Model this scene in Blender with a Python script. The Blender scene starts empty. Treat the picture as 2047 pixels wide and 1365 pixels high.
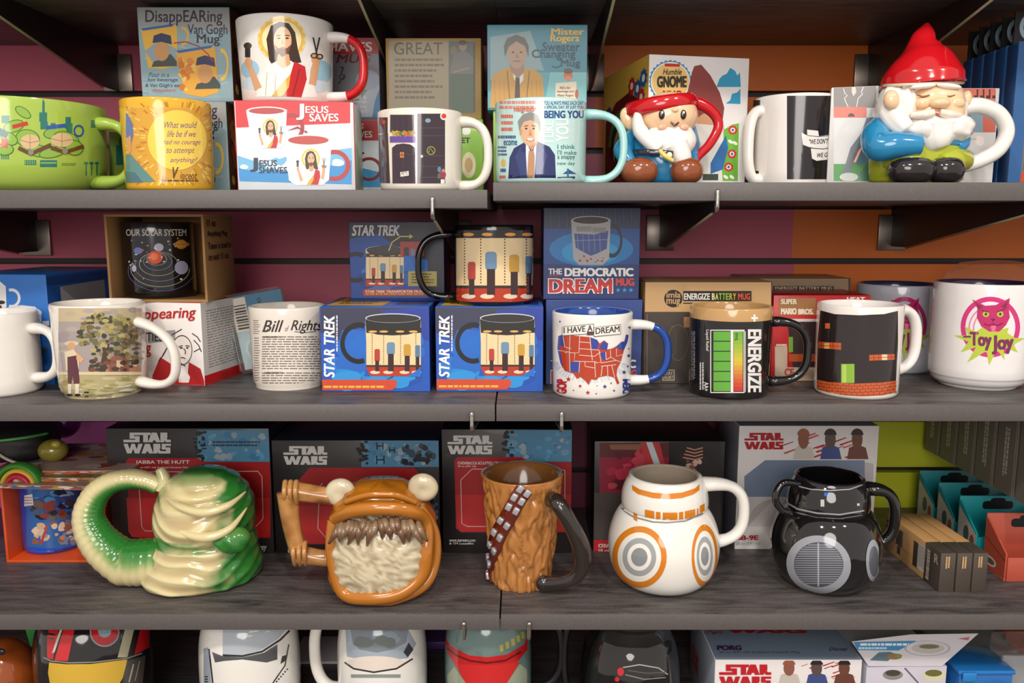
import bpy, bmesh, math, random
from math import sin, cos, pi, radians as R_
from mathutils import Vector, Matrix, noise
from mathutils.geometry import tessellate_polygon
random.seed(7)
SC = bpy.context.scene
COL = SC.collection
# ---------------------------------------------------------------- camera, light, exposure
FPX = 1650.0                     # focal length in pixels of the 2047 px wide frame
PX, PY = 1040.0, 682.5           # principal point
TH = math.atan(242.5 / FPX)      # downward tilt
CT, ST = cos(TH), sin(TH)
EZ = 1.35                        # eye height
cd = bpy.data.cameras.new('camera'); cam = bpy.data.objects.new('camera', cd); COL.objects.link(cam)
cam.location = (0, 0, EZ); cam.rotation_euler = (pi / 2 - TH, 0, 0)
cd.sensor_width = 36; cd.lens = FPX / 2047 * 36; cd.shift_x = -(PX - 1023.5) / 2047; cd.clip_start = .01
SC.camera = cam
W = bpy.data.worlds.new('shop_air'); SC.world = W; W.use_nodes = True
W.node_tree.nodes['Background'].inputs[0].default_value = (1.0, .93, .88, 1)
W.node_tree.nodes['Background'].inputs[1].default_value = .68
SC.view_settings.view_transform = 'Standard'; SC.view_settings.look = 'None'
SC.view_settings.gamma = 1; SC.view_settings.use_curve_mapping = False
SC.view_settings.exposure = -0.08
def lamp(x, y, z, tx, ty, tz, size, power, col=(1, .93, .85)):
    l = bpy.data.lights.new('ceiling_or_fill_lamp', 'AREA'); l.shape = 'DISK'; l.size = size; l.energy = power; l.color = col
    o = bpy.data.objects.new('ceiling_or_fill_lamp', l); COL.objects.link(o); o.location = (x, y, z)
    o.rotation_euler = (Vector((tx, ty, tz)) - Vector((x, y, z))).to_track_quat('-Z', 'Y').to_euler()
lamp(-.75, -.75, 2.85, -.35, .95, 1.25, .16, 15.5)
lamp(.35, -.85, 2.85, .25, .95, 1.25, .16, 15.5)
lamp(1.3, -.55, 2.85, .45, .95, 1.25, .16, 12.5)
lamp(-.2, -1.6, 1.9, 0, .95, 1.1, 1.2, 27, (1, .95, .9))  # added low fill to brighten the wall, not a ceiling lamp
# ---------------------------------------------------------------- pixel <-> place
def ray(px, py):
    a = (px - PX) / FPX; b = (PY - py) / FPX
    return Vector((a, CT + b * ST, -ST + b * CT))
def P(px, py, Y):
    d = ray(px, py); t = Y / d.y
    return Vector((t * d.x, Y, EZ + t * d.z))
def G(px, py, z):
    d = ray(px, py); t = (z - EZ) / d.z
    return Vector((t * d.x, t * d.y, z))
def zat(py, Y): return P(PX, py, Y).z
def zc(Y, z): return Y * CT - (z - EZ) * ST
def xat(px, Y, z): return (px - PX) / FPX * zc(Y, z)
S1L, S1R, S2, S3, S4, S0 = EZ + .0306, EZ + .038, EZ - .1917, EZ - .4265, EZ - .605, EZ + .239
YW = 1.19; YF = .85
# ---------------------------------------------------------------- materials
def lin(h):
    h = h.lstrip('#'); v = [int(h[i:i + 2], 16) / 255 for i in (0, 2, 4)]
    return [(x / 12.92 if x < .04045 else ((x + .055) / 1.055) ** 2.4) for x in v] + [1]
MC = {}
def M(hexc, rough=.42, coat=0, metal=0, var=.06, scale=60, bump=0, trans=0):
    k = (hexc, rough, coat, metal, var, scale, bump, trans)
    if k in MC: return MC[k]
    m = bpy.data.materials.new('paint_' + hexc); m.use_nodes = True; nt = m.node_tree
    b = nt.nodes['Principled BSDF']; c = lin(hexc)
    tc = nt.nodes.new('ShaderNodeTexCoord'); n = nt.nodes.new('ShaderNodeTexNoise')
    n.inputs['Scale'].default_value = scale; n.inputs['Detail'].default_value = 4
    nt.links.new(tc.outputs['Object'], n.inputs['Vector'])
    mx = nt.nodes.new('ShaderNodeMix'); mx.data_type = 'RGBA'
    mx.inputs[6].default_value = [x * (1 - var) for x in c[:3]] + [1]
    mx.inputs[7].default_value = [min(1, x * (1 + var)) for x in c[:3]] + [1]
    nt.links.new(n.outputs[0], mx.inputs[0]); nt.links.new(mx.outputs[2], b.inputs['Base Color'])
    b.inputs['Roughness'].default_value = rough; b.inputs['Metallic'].default_value = metal
    b.inputs['Coat Weight'].default_value = coat; b.inputs['Coat Roughness'].default_value = .06
    if trans: b.inputs['Transmission Weight'].default_value = trans; b.inputs['IOR'].default_value = 1.15; b.inputs['Alpha'].default_value = .35
    if bump:
        bp = nt.nodes.new('ShaderNodeBump'); bp.inputs['Strength'].default_value = bump; bp.inputs['Distance'].default_value = .002
        nt.links.new(n.outputs[0], bp.inputs['Height']); nt.links.new(bp.outputs[0], b.inputs['Normal'])
    MC[k] = m; return m
def MV(name, rough=.15, coat=.6):
    """glaze painted by the mesh's own paint attribute"""
    k = ('attr', rough, coat)
    if k in MC: return MC[k]
    m = bpy.data.materials.new(name); m.use_nodes = True; nt = m.node_tree; b = nt.nodes['Principled BSDF']
    a = nt.nodes.new('ShaderNodeAttribute'); a.attribute_name = 'paint'
    nt.links.new(a.outputs['Color'], b.inputs['Base Color'])
    b.inputs['Roughness'].default_value = rough; b.inputs['Coat Weight'].default_value = coat; b.inputs['Coat Roughness'].default_value = .05
    MC[k] = m; return m
def GL(h): return M(h, .14, .5, 0, .03)           # glazed ceramic
def PR(h, r=.3): return M(h, .4, .08, 0, .04)      # printed glossy card
def shelf_mat():
    m = bpy.data.materials.new('grey_laminate'); m.use_nodes = True; nt = m.node_tree; b = nt.nodes['Principled BSDF']
    tc = nt.nodes.new('ShaderNodeTexCoord'); mp = nt.nodes.new('ShaderNodeMapping'); mp.inputs['Rotation'].default_value = (0, 0, .9)
    mp.inputs['Scale'].default_value = (5, 38, 20)
    n = nt.nodes.new('ShaderNodeTexNoise'); n.inputs['Scale'].default_value = 2.4; n.inputs['Detail'].default_value = 9; n.inputs['Distortion'].default_value = 1.2
    n2 = nt.nodes.new('ShaderNodeTexNoise'); n2.inputs['Scale'].default_value = 420; n2.inputs['Detail'].default_value = 3
    nt.links.new(tc.outputs['Object'], mp.inputs[0]); nt.links.new(mp.outputs[0], n.inputs['Vector']); nt.links.new(tc.outputs['Object'], n2.inputs['Vector'])
    ad = nt.nodes.new('ShaderNodeMath'); ad.operation = 'MULTIPLY_ADD'; ad.inputs[1].default_value = .35
    nt.links.new(n2.outputs[0], ad.inputs[0]); nt.links.new(n.outputs[0], ad.inputs[2])
    cr = nt.nodes.new('ShaderNodeValToRGB'); cr.color_ramp.elements[0].position = .42; cr.color_ramp.elements[1].position = .95
    cr.color_ramp.elements[0].color = lin('2b292b'); cr.color_ramp.elements[1].color = lin('68615f')
    nt.links.new(ad.outputs[0], cr.inputs[0]); nt.links.new(cr.outputs[0], b.inputs['Base Color'])
    b.inputs['Roughness'].default_value = .42
    return m
MSHELF = shelf_mat()
MEDGE = M('5c5654', .45, 0, 0, .18, 300)
MBLK = M('1b1716', .4, .1, 0, .15, 40)
MCHR = M('c9c4bd', .18, 0, 1)
# ---------------------------------------------------------------- scene graph helpers
def link(name, me, mats, parent=None, loc=None):
    o = bpy.data.objects.new(name, me); COL.objects.link(o)
    for m in (mats if isinstance(mats, (list, tuple)) else [mats]): me.materials.append(m)
    if parent: o.parent = parent
    if loc is not None: o.location = loc
    return o
def thing(name, label, cat, loc, rz=0, group=None, rot=None):
    o = bpy.data.objects.new(name, None); COL.objects.link(o); o.empty_display_size = .02
    o.location = loc; o.rotation_euler = rot if rot else (0, 0, rz)
    tag(o, label, cat, group); return o
def tag(o, label, cat, group=None):
    o['label'] = label; o['category'] = cat
    if group: o['group'] = group
    return o
def MW(o):
    m = Matrix.LocRotScale(o.location, o.rotation_euler, None)
    return (MW(o.parent) @ m) if o.parent else m
def finish(bm, name, mats, parent, smooth=True, loc=None, angle=None):
    me = bpy.data.meshes.new(name); bmesh.ops.recalc_face_normals(bm, faces=bm.faces)
    bm.to_mesh(me); bm.free()
    if smooth:
        me.polygons.foreach_set('use_smooth', [True] * len(me.polygons))
        if angle: me.set_sharp_from_angle(angle=angle)
    return link(name, me, mats, parent, loc)
def bm_box(bm, x0, y0, z0, x1, y1, z1, mi=0, bev=0, seg=2):
    vs = [bm.verts.new(p) for p in ((x0,y0,z0),(x1,y0,z0),(x1,y1,z0),(x0,y1,z0),(x0,y0,z1),(x1,y0,z1),(x1,y1,z1),(x0,y1,z1))]
    fs = []
    # front, right, back, left, top, bottom
    for q in ((0,1,5,4),(1,2,6,5),(2,3,7,6),(3,0,4,7),(4,5,6,7),(3,2,1,0)):
        f = bm.faces.new([vs[i] for i in q]); fs.append(f)
        f.material_index = mi
    if isinstance(mi, (list, tuple)): pass
    if bev:
        es = list({e for f in fs for e in f.edges})
        bmesh.ops.bevel(bm, geom=es, offset=bev, segments=seg, affect='EDGES', profile=.5)
    return fs
def box(name, x0, y0, z0, x1, y1, z1, mats, parent=None, bev=.0008, faces=None, smooth=True):
    """faces: material index for front, right, back, left, top, bottom"""
    bm = bmesh.new()
    fs = bm_box(bm, x0, y0, z0, x1, y1, z1)
    if faces:
        for f, i in zip(fs, faces): f.material_index = i
    if bev: bmesh.ops.bevel(bm, geom=list(bm.edges), offset=bev, segments=2, affect='EDGES', profile=.5)
    return finish(bm, name, mats, parent, smooth, angle=R_(35))
def frames(pts):
    n = len(pts); T = []
    for i in range(n):
        t = (pts[min(i + 1, n - 1)] - pts[max(i - 1, 0)]); T.append(t.normalized())
    return T
def bm_tube(bm, pts, rad, seg=14, flat=1.0, up=Vector((0, 1, 0)), caps=True, mis=None, wob=None):
    """rad: number or list; section is rad along the in-plane normal and rad*flat along up"""
    pts = [Vector(p) for p in pts]; T = frames(pts); rings = []
    prev = None
    for i, p in enumerate(pts):
        r = rad[i] if isinstance(rad, (list, tuple)) else rad
        u = up - T[i] * up.dot(T[i])
        if u.length < .2 and prev is not None: u = prev - T[i] * prev.dot(T[i])
        u.normalize(); prev = u; v = T[i].cross(u)
        ring = []
        for k in range(seg):
            a = 2 * pi * k / seg; q = wob(i, a) if wob else 1
            ring.append(bm.verts.new(p + (v * cos(a) * r + u * sin(a) * r * flat) * q))
        rings.append(ring)
    for i in range(len(rings) - 1):
        for k in range(seg):
            f = bm.faces.new((rings[i][k], rings[i][(k + 1) % seg], rings[i + 1][(k + 1) % seg], rings[i + 1][k]))
            if mis: f.material_index = mis(i / (len(rings) - 1))
    if caps:
        for j, rg in ((0, rings[0]), (1, rings[-1])):
            f = bm.faces.new(rg)
            if mis: f.material_index = mis(j)
    return rings
def tube(name, pts, rad, mats, parent=None, **k):
    bm = bmesh.new(); bm_tube(bm, pts, rad, **k); return finish(bm, name, mats, parent)
def spline(ps, n=8, closed=False):
    """Catmull-Rom through ps"""
    ps = [Vector(p) for p in ps]; out = []; m = len(ps)
    for i in range(m - 1):
        a, b, c, d = ps[max(i - 1, 0)], ps[i], ps[i + 1], ps[min(i + 2, m - 1)]
        for k in range(n):
            t = k / n
            out.append(.5 * ((2 * b) + (c - a) * t + (2 * a - 5 * b + 4 * c - d) * t * t + (3 * b - a - 3 * c + d) * t ** 3))
    out.append(ps[-1]); return out
def interp(ks, t):
    for (a, x), (b, y) in zip(ks, ks[1:]):
        if t <= b:
            s = (t - a) / (b - a) if b > a else 0
            s = max(0, s); s2 = s * s * (3 - 2 * s); return x + (y - x) * s2
    return ks[-1][1]
def bm_lathe(bm, prof, seg=96, mis=None, rf=None):
    rings = []
    for j, (r, z) in enumerate(prof):
        if r < 1e-6: rings.append([bm.verts.new((0, 0, z))]); continue
        rings.append([bm.verts.new((r * (rf(2*pi*k/seg, z) if rf else 1) * sin(2*pi*k/seg), -r * (rf(2*pi*k/seg, z) if rf else 1) * cos(2*pi*k/seg), z)) for k in range(seg)])
    for j in range(len(rings) - 1):
        A, B = rings[j], rings[j + 1]
        for k in range(seg):
            k2 = (k + 1) % seg
            if len(A) == 1 and len(B) == 1: continue
            vs = (A[0], B[k2], B[k]) if len(A) == 1 else ((A[k], A[k2], B[0]) if len(B) == 1 else (A[k], A[k2], B[k2], B[k]))
            f = bm.faces.new(vs)
            if mis: f.material_index = mis(j)
    return rings
def lathe(name, prof, mats, parent=None, seg=96, mis=None, rf=None, loc=None, angle=R_(50)):
    bm = bmesh.new(); bm_lathe(bm, prof, seg, mis, rf)
    return finish(bm, name, mats, parent, loc=loc, angle=angle)
def blob(name, c, r, mats, parent, rot=(0, 0, 0), disp=None, sub=5, sq=2.0, paint=None):
    """rounded lump: ellipsoid of radii r at c (local), optional surface displacement disp(unit vector) -> factor"""
    bm = bmesh.new(); bmesh.ops.create_uvsphere(bm, u_segments=16 * sub // 2, v_segments=10 * sub // 2, radius=1)
    m = Matrix.Rotation(rot[2], 3, 'Z') @ Matrix.Rotation(rot[1], 3, 'Y') @ Matrix.Rotation(rot[0], 3, 'X')
    if paint: lay = bm.verts.layers.float_color.new('paint')
    for v in bm.verts:
        u = v.co.normalized()
        if sq != 2.0:
            q = (abs(u.x) ** sq + abs(u.y) ** sq + abs(u.z) ** sq) ** (-1 / sq); s = q
        else: s = 1
        f = (disp(u) if disp else 1) * s
        if paint: v[lay] = paint(u)
        v.co = m @ Vector((u.x * r[0] * f, u.y * r[1] * f, u.z * r[2] * f)) + Vector(c)
    return finish(bm, name, mats, parent)
# ---------------------------------------------------------------- print: flat artwork laid on the real surface of a box or a mug
TXT = {}
def text_mesh(s, shear=0, bold=0):
    k = (s, shear, bold)
    if k in TXT: return TXT[k]
    cu = bpy.data.curves.new('lettering', 'FONT'); cu.body = s; cu.shear = shear; cu.resolution_u = 3; cu.fill_mode = 'FRONT'
    o = bpy.data.objects.new('lettering', cu); COL.objects.link(o)
    dg = bpy.context.evaluated_depsgraph_get(); me = o.evaluated_get(dg).to_mesh()
    vs = [(v.co.x, v.co.y) for v in me.vertices]; fs = [tuple(p.vertices) for p in me.polygons]
    o.evaluated_get(dg).to_mesh_clear(); bpy.data.objects.remove(o); bpy.data.curves.remove(cu)
    if bold:
        n = len(vs); b_ = bold * 1.1; A = vs; B = fs; vs = []; fs = []
        for i, (dx, dy) in enumerate(((-b_, -b_ * .5), (b_, -b_ * .5), (-b_, b_ * .5), (b_, b_ * .5), (0, 0))):
            vs += [(x + dx, y + dy) for x, y in A]; fs += [tuple(q + n * i for q in f) for f in B]
    x0 = min(v[0] for v in vs); x1 = max(v[0] for v in vs); y0 = min(v[1] for v in vs); y1 = max(v[1] for v in vs)
    vs = [((x - x0) / (x1 - x0), 1 - (y - y0) / (y1 - y0)) for x, y in vs]
    TXT[k] = (vs, fs, len(vs) // 5 if bold else len(vs)); return TXT[k]
class Cv:
    def __init__(s, tf=(0, 0, 1, 1), items=None):
        s.tf = tf if len(tf) == 4 else (tf[0], tf[1], tf[2], tf[2]); s.it = items if items is not None else []
    def sub(s, x0, y0, x1, y1):
        a = s.T(x0, y0); b = s.T(x1, y1)
        return Cv((a[0], a[1], (b[0] - a[0]) / 100, (b[1] - a[1]) / 100), s.it)
    def z(s, tf): return Cv(tf, s.it)
    def T(s, x, y): return (s.tf[0] + x * s.tf[2], s.tf[1] + y * s.tf[3])
    def add(s, vs, fs, col, nc=0):
        vs = [s.T(*v) for v in vs]
        bb = (min(v[0] for v in vs), min(v[1] for v in vs), max(v[0] for v in vs), max(v[1] for v in vs))
        L = 0
        for it in s.it:
            c = it[4]
            if c[0] < bb[2] and c[2] > bb[0] and c[1] < bb[3] and c[3] > bb[1]: L = max(L, it[3] + 1)
        s.it.append((vs, fs, col, L, bb, nc)); return s
    def poly(s, pts, col): return s.add(pts, [t for t in tessellate_polygon([[Vector((p[0], p[1], 0)) for p in pts]])], col)
    def rect(s, x0, y0, x1, y1, col): return s.poly([(x0, y0), (x1, y0), (x1, y1), (x0, y1)], col)
    def rrect(s, x0, y0, x1, y1, r, col):
        p = []
        for cx, cy, a in ((x1 - r, y0 + r, -90), (x1 - r, y1 - r, 0), (x0 + r, y1 - r, 90), (x0 + r, y0 + r, 180)):
            for k in range(4): t = R_(a + k * 30); p.append((cx + r * cos(t), cy + r * sin(t)))
        return s.poly(p, col)
    def ell(s, cx, cy, rx, ry, col, n=22, a0=0, a1=360, rot=0):
        full = a1 - a0 >= 360; m = n if full else n + 1; p = []
        for k in range(m):
            a = R_(a0 + (a1 - a0) * k / n); x, y = rx * cos(a), ry * sin(a)
            p.append((cx + x * cos(rot) - y * sin(rot), cy + x * sin(rot) + y * cos(rot)))
        return s.poly(p, col)
    def ring(s, cx, cy, rx, ry, f, col, a0=0, a1=360, n=28):
        vs = []; fs = []
        for k in range(n + 1):
            a = R_(a0 + (a1 - a0) * k / n)
            vs += [(cx + rx * cos(a), cy + ry * sin(a)), (cx + rx * f * cos(a), cy + ry * f * sin(a))]
        for k in range(n): fs.append((2*k, 2*k+1, 2*k+3, 2*k+2))
        return s.add(vs, fs, col)
    def line(s, pts, w, col):
        vs = []; fs = []; n = len(pts)
        for i, p in enumerate(pts):
            a = Vector(pts[max(i - 1, 0)]); b = Vector(pts[min(i + 1, n - 1)]); d = (b - a).normalized() * w / 2
            vs += [(p[0] - d.y, p[1] + d.x), (p[0] + d.y, p[1] - d.x)]
        for i in range(n - 1): fs.append((2*i, 2*i+1, 2*i+3, 2*i+2))
        return s.add(vs, fs, col)
    def text(s, t, x0, y0, x1, y1, col, rot=0, shear=0, bold=0, skew=0):
        """fits the glyphs into the box; rot=90 reads upwards, rot=-90 downwards; skew lowers the right end"""
        vs, fs, nc = text_mesh(t, shear, bold); o = []
        for u, v in vs:
            if rot == 90: u, v = v, 1 - u
            elif rot == -90: u, v = 1 - v, u
            o.append((x0 + (x1 - x0) * u, y0 + (y1 - y0) * v + skew * u))
        return s.add(o, fs, col, nc)
    def bars(s, x0, y0, x1, y1, n, col, seed=1, fill=.5, ragged=.25, vert=False):
        """lines of lettering too small to read: broken strokes"""
        rg = random.Random(seed); vs = []; fs = []; h = (y1 - y0) / n
        if vert: h = (x1 - x0) / n
        for i in range(n):
            a, b = (y0, y1) if vert else (x0, x1)
            x = a; end = b - rg.random() * ragged * (b - a)
            while x < end:
                w = (b - a) * rg.uniform(.04, .14); e = min(end, x + w); k = len(vs)
                t = (x0 if vert else y0) + h * i; tt = t + h * fill
                q = [(x, t), (e, t), (e, tt), (x, tt)]
                vs += [(b_, a_) for a_, b_ in q] if vert else q
                fs.append((k, k+1, k+2, k+3)); x = e + (b - a) * .018
        return s.add(vs, fs, col)
    def star(s, cx, cy, r, col, n=5, f=.42, a=-90):
        return s.poly([(cx + (r if k % 2 == 0 else r * f) * cos(R_(a + 180 * k / n)), cy + (r if k % 2 == 0 else r * f) * sin(R_(a + 180 * k / n))) for k in range(2 * n)], col)
    def spots(s, x0, y0, x1, y1, n, cols, rmin, rmax, seed=1, asp=1):
        rg = random.Random(seed)
        for i in range(n):
            r = rg.uniform(rmin, rmax); ph = rg.random() * 6; k0 = rg.uniform(.15, .4); cx = rg.uniform(x0 + r, x1 - r); cy = rg.uniform(y0 + r * asp, y1 - r * asp)
            pts = [(cx + r * (1 - k0 * (.5 + .5 * sin(3 * a + ph))) * cos(a), cy + asp * r * (1 - k0 * (.5 + .5 * sin(2 * a + ph))) * sin(a)) for a in [2 * pi * k / 14 for k in range(14)]]
            s.poly(pts, rg.choice(cols))
        return s
    def build(s, name, parent, fmap, rough=.3, cuts=None, gloss=False, clip=None, label=None, lift=None, ycuts=None):
        if lift is None: lift = .0009 if 'lettering' in name else .00012
        bm = bmesh.new(); mats = []; idx = {}
        for vs, fs, col, L, bb, nc in s.it:
            if col not in idx: idx[col] = len(mats); mats.append(GL(col) if gloss else PR(col, rough))
            v = [bm.verts.new((x, y, L + (.18 * (i // nc) if nc else 0))) for i, (x, y) in enumerate(vs)]
            for f in fs:
                if len(set(f)) < 3: continue
                try: g = bm.faces.new([v[i] for i in f]); g.material_index = idx[col]
                except ValueError: pass
        big = [f for f in bm.faces if len(f.verts) > 4]
        if big: bmesh.ops.triangulate(bm, faces=big)
        if clip:
            for co, no in (((clip[0],0,0),(-1,0,0)), ((clip[2],0,0),(1,0,0)), ((0,clip[1],0),(0,-1,0)), ((0,clip[3],0),(0,1,0))):
                bmesh.ops.bisect_plane(bm, geom=bm.verts[:] + bm.edges[:] + bm.faces[:], plane_co=co, plane_no=no, clear_outer=True)
        for x in (cuts or []):
            bmesh.ops.bisect_plane(bm, geom=bm.verts[:] + bm.edges[:] + bm.faces[:], plane_co=(x, 0, 0), plane_no=(1, 0, 0))
        for y in (ycuts or []):
            bmesh.ops.bisect_plane(bm, geom=bm.verts[:] + bm.edges[:] + bm.faces[:], plane_co=(0, y, 0), plane_no=(0, 1, 0))
        for v in bm.verts: v.co = fmap(v.co.x, v.co.y, lift + .00005 * v.co.z)
        fb = getattr(fmap, 'b', None)
        if fb:
            for co, no in (((fb[0],0,0),(-1,0,0)), ((fb[1],0,0),(1,0,0)), ((0,0,fb[2]),(0,0,-1)), ((0,0,fb[3]),(0,0,1))):
                bmesh.ops.bisect_plane(bm, geom=bm.verts[:] + bm.edges[:] + bm.faces[:], plane_co=co, plane_no=no, clear_outer=True)
        me = bpy.data.meshes.new(name); bm.to_mesh(me); bm.free()
        if cuts: me.polygons.foreach_set('use_smooth', [True] * len(me.polygons))
        o = link(name, me, mats, parent)
        if label: o['label'] = label
        return o
def plane_map(root, lo, ln, b=None):
    """front-plane map: view ray through (px,py) meets the plane at local point lo with local normal ln"""
    mw = MW(root); inv = mw.inverted(); n = mw.to_3x3() @ Vector(ln); o = mw @ Vector(lo)
    e = Vector((0, 0, EZ))
    def f(px, py, lift):
        d = ray(px, py); t = (o - e).dot(n) / d.dot(n)
        return inv @ (e + d * t) + Vector(ln) * lift
    f.b = b
    return f
def unit_map(lo, du, dv, ln):
    """artwork given in 0..100 across du and 0..100 down dv from local corner lo"""
    lo, du, dv, ln = map(Vector, (lo, du, dv, ln))
    return lambda x, y, l: lo + du * (x / 100) + dv * (y / 100) + ln * l
# ---------------------------------------------------------------- cartons
class Bx: pass
def carton(name, label, xl, xr, yt, Yf, base, D, mats, faces=None, rz=0, group=None, cat='box', ytop_z=None, pivot=0):
    """closed carton: front face between pixel columns xl..xr at depth Yf, top edge at pixel row yt"""
    b = Bx(); H = (ytop_z if ytop_z is not None else zat(yt, Yf)) - base; zm = base + H / 2
    x0, x1 = xat(xl, Yf, zm), xat(xr, Yf, zm); b.W = Wd = (x1 - x0) / cos(rz) if rz else x1 - x0
    b.H, b.D = H, D
    if rz > 0: fc = Vector((x0, Yf, base)); off = Vector((Wd / 2, D / 2, 0))
    elif rz < 0: fc = Vector((x1, Yf, base)); off = Vector((-Wd / 2, D / 2, 0))
    else: fc = Vector(((x0 + x1) / 2, Yf, base)); off = Vector((0, D / 2, 0))
    loc = fc + Matrix.Rotation(rz, 3, 'Z') @ off
    b.root = thing(name, label, cat, loc, rz, group)
    b.body = box('carton', -Wd/2, -D/2, 0, Wd/2, D/2, H, mats, b.root, .0009, faces)
    b.front = plane_map(b.root, (0, -D/2, 0), (0, -1, 0), (-Wd/2 + .0006, Wd/2 - .0006, .0006, H - .0006))
    b.left = unit_map((-Wd/2, D/2, H), (0, -D, 0), (0, 0, -H), (-1, 0, 0))
    b.right = unit_map((Wd/2, -D/2, H), (0, D, 0), (0, 0, -H), (1, 0, 0))
    b.top = unit_map((-Wd/2, D/2, H), (Wd, 0, 0), (0, -D, 0), (0, 0, 1))
    b.fr = unit_map((-Wd/2, -D/2, H), (Wd, 0, 0), (0, 0, -H), (0, -1, 0))
    b.ztop = base + H; b.loc = loc
    return b
# ---------------------------------------------------------------- mugs
def d_path(R0, z0, z1, ext, n=28, fl=.62, slant=0):
    pts = []; zm = (z0 + z1) / 2; h = (z1 - z0) / 2
    for i in range(n + 1):
        a = pi / 2 - pi * i / n
        cx, sx = cos(a), sin(a)
        x = ext * (abs(cx) ** fl); z = h * (abs(sx) ** .8) * (1 if sx >= 0 else -1)
        pts.append(Vector((R0 + x, 0, zm + z + slant * (x / ext))))
    return pts
def mug(name, label, cxp, Rp, yt, Yc, base, mat, inner=None, hmat=None, hang=0, hz=(.2, .86), hext=58, hth=8, bot=1.0, foot=.004, profile=None, group=None, wall=.0042, hmis=None, hfl=.62, slant=0, hflat=1.25, cat='mug', rimmat=None, rimh=.0, H=None, hbulge=None):
    m = Bx(); zmid = base + .045
    X = xat(cxp, Yc, zmid); sc = zc(Yc, zmid) / FPX; R = Rp * sc
    if H is None: H = zat(yt, Yc - R) - base
    m.R, m.H, m.sc, m.X, m.Yc, m.base, m.cxp, m.Rp = R, H, sc, X, Yc, base, cxp, Rp
    m.root = thing(name, label, cat, (X, Yc, base), 0, group)
    rb = R * bot
    if profile:
        sp_ = spline([(r, 0, z) for r, z in profile], 4); pr = []
        for q in sp_:
            if not pr or q.z * H > pr[-1][1] + 1e-5: pr.append((q.x * R, q.z * H))
    else:
        pr = [(rb - .006, .0016), (rb - .005, 0), (rb - .0025, .0002), (rb - foot * .25, foot * .5), (rb, foot)]
        for i in range(1, 9): t = i / 8; pr.append((rb + (R - rb) * t, foot + (H - foot - .002) * t))
    def rad(z):
        for (a, za), (b_, zb) in zip(pr, pr[1:]):
            if za <= z <= zb and zb > za: return a + (b_ - a) * (z - za) / (zb - za)
        return pr[-1][0] if z > pr[-1][1] else pr[0][0]
    m.rad = rad; rt = pr[-1][0]
    outer = [(0, pr[0][1])] + pr + [(rt - .0005, H - .0006), (rt - wall * .4, H), (rt - wall * .7, H - .0002)]
    nr = len(outer)
    mats = [mat] + ([rimmat] if rimmat else [])
    m.body = lathe('body', outer, mats, m.root, mis=(lambda j: 1 if outer[j][1] > H * (1 - rimh) else 0) if rimmat else None)
    zi = max(.007, pr[0][1] + .005)
    ip = [(rt - wall * .7, H - .0002), (rt - wall, H - .002)]
    zs = [H * (1 - k / 8) for k in range(1, 8)]
    ip += [(max(.004, rad(z) - wall), z) for z in zs if z > zi + .006] + [(max(.004, rad(zi + .004) - wall - .003), zi + .002), (0, zi)]
    m.inner = lathe('interior', ip, [inner or mat], m.root, seg=64)
    if hmat is not None:
        z0, z1 = hz[0] * H, hz[1] * H; ra = rad((z0 + z1) / 2)
        ra = min(rad(z0), rad(z1)) - wall * .6
        hm = hmat if isinstance(hmat, (list, tuple)) else [hmat]
        pts = d_path(ra, z0, z1, hext * sc + (R - ra), fl=hfl, slant=slant)
        q = Matrix.Rotation(-R_(hang) if False else R_(hang), 3, 'Z')
        pts = [q @ p for p in pts]; n = len(pts)
        up = q @ Vector((0, 1, 0)); th = hth * sc
        rr = [th * (1 + .35 * max(0, 1 - min(i, n - 1 - i) / 4)) for i in range(n)]
        m.handle = tube('handle', pts, rr, hm, m.root, seg=16, flat=hflat, up=up, mis=hmis)
    def fm(px, py, lift):
        d = ray(px, py); k = d.x * d.x + d.y * d.y; h = (d.x * X + d.y * Yc); q = X * X + Yc * Yc
        r = R
        for it in range(5):
            D = max(0, h * h - k * (q - r * r)); t = (h - math.sqrt(D)) / k
            z = min(max(EZ + t * d.z - base, zlo), H - .0012); r = rad(z)
        a = math.atan2(t * d.x - X, Yc - t * d.y); r = rad(z) + lift
        return Vector((r * sin(a), -r * cos(a), z))
    zlo = foot + .0004 if not profile else .001
    m.fm = fm
    m.cuts = [cxp + Rp * sin(R_(a)) for a in [k * 3.75 for k in range(-23, 24)]]
    yy = [PY - FPX * (((zz + base - EZ) / (Yc - R) * CT + ST) / (CT - (zz + base - EZ) / (Yc - R) * ST)) for zz in (0, H)]
    m.ycuts = [yy[1] - 25 + k * 9 for k in range(int((yy[0] - yy[1] + 50) / 9) + 1)]
    return m
def mprint(m, cv, name='printed_design', fine=False, **k):
    lim = (m.cxp - m.Rp * .999, -9999, m.cxp + m.Rp * .999, 9999)
    return cv.build(name, m.root, m.fm, cuts=m.cuts, ycuts=sorted(m.ycuts + [y + 4.5 for y in m.ycuts]) if fine else m.ycuts, lift=.0005 if fine else None, gloss=True, clip=lim, **k)
# crop frames used while reading the photograph: origin x, y, pixels per unit
Z1 = (0, 0, .3077); Z2 = (460, 0, .3077); Z3 = (940, 0, .3077); Z4 = (1460, 0, .30765)
Z5 = (0, 400, .337); Z6 = (420, 400, .337); Z7 = (860, 400, .337); Z8 = (1270, 400, .37958)
W1 = (0, 830, .32239); W2 = (500, 830, .32236); W3 = (860, 830, .32242); W4 = (1440, 830, .32236); W8 = (1740, 830, .25648)
B1 = (0, 1230, .30288); B2 = (560, 1230, .28334); B3 = (1080, 1230, .4724)
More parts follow.
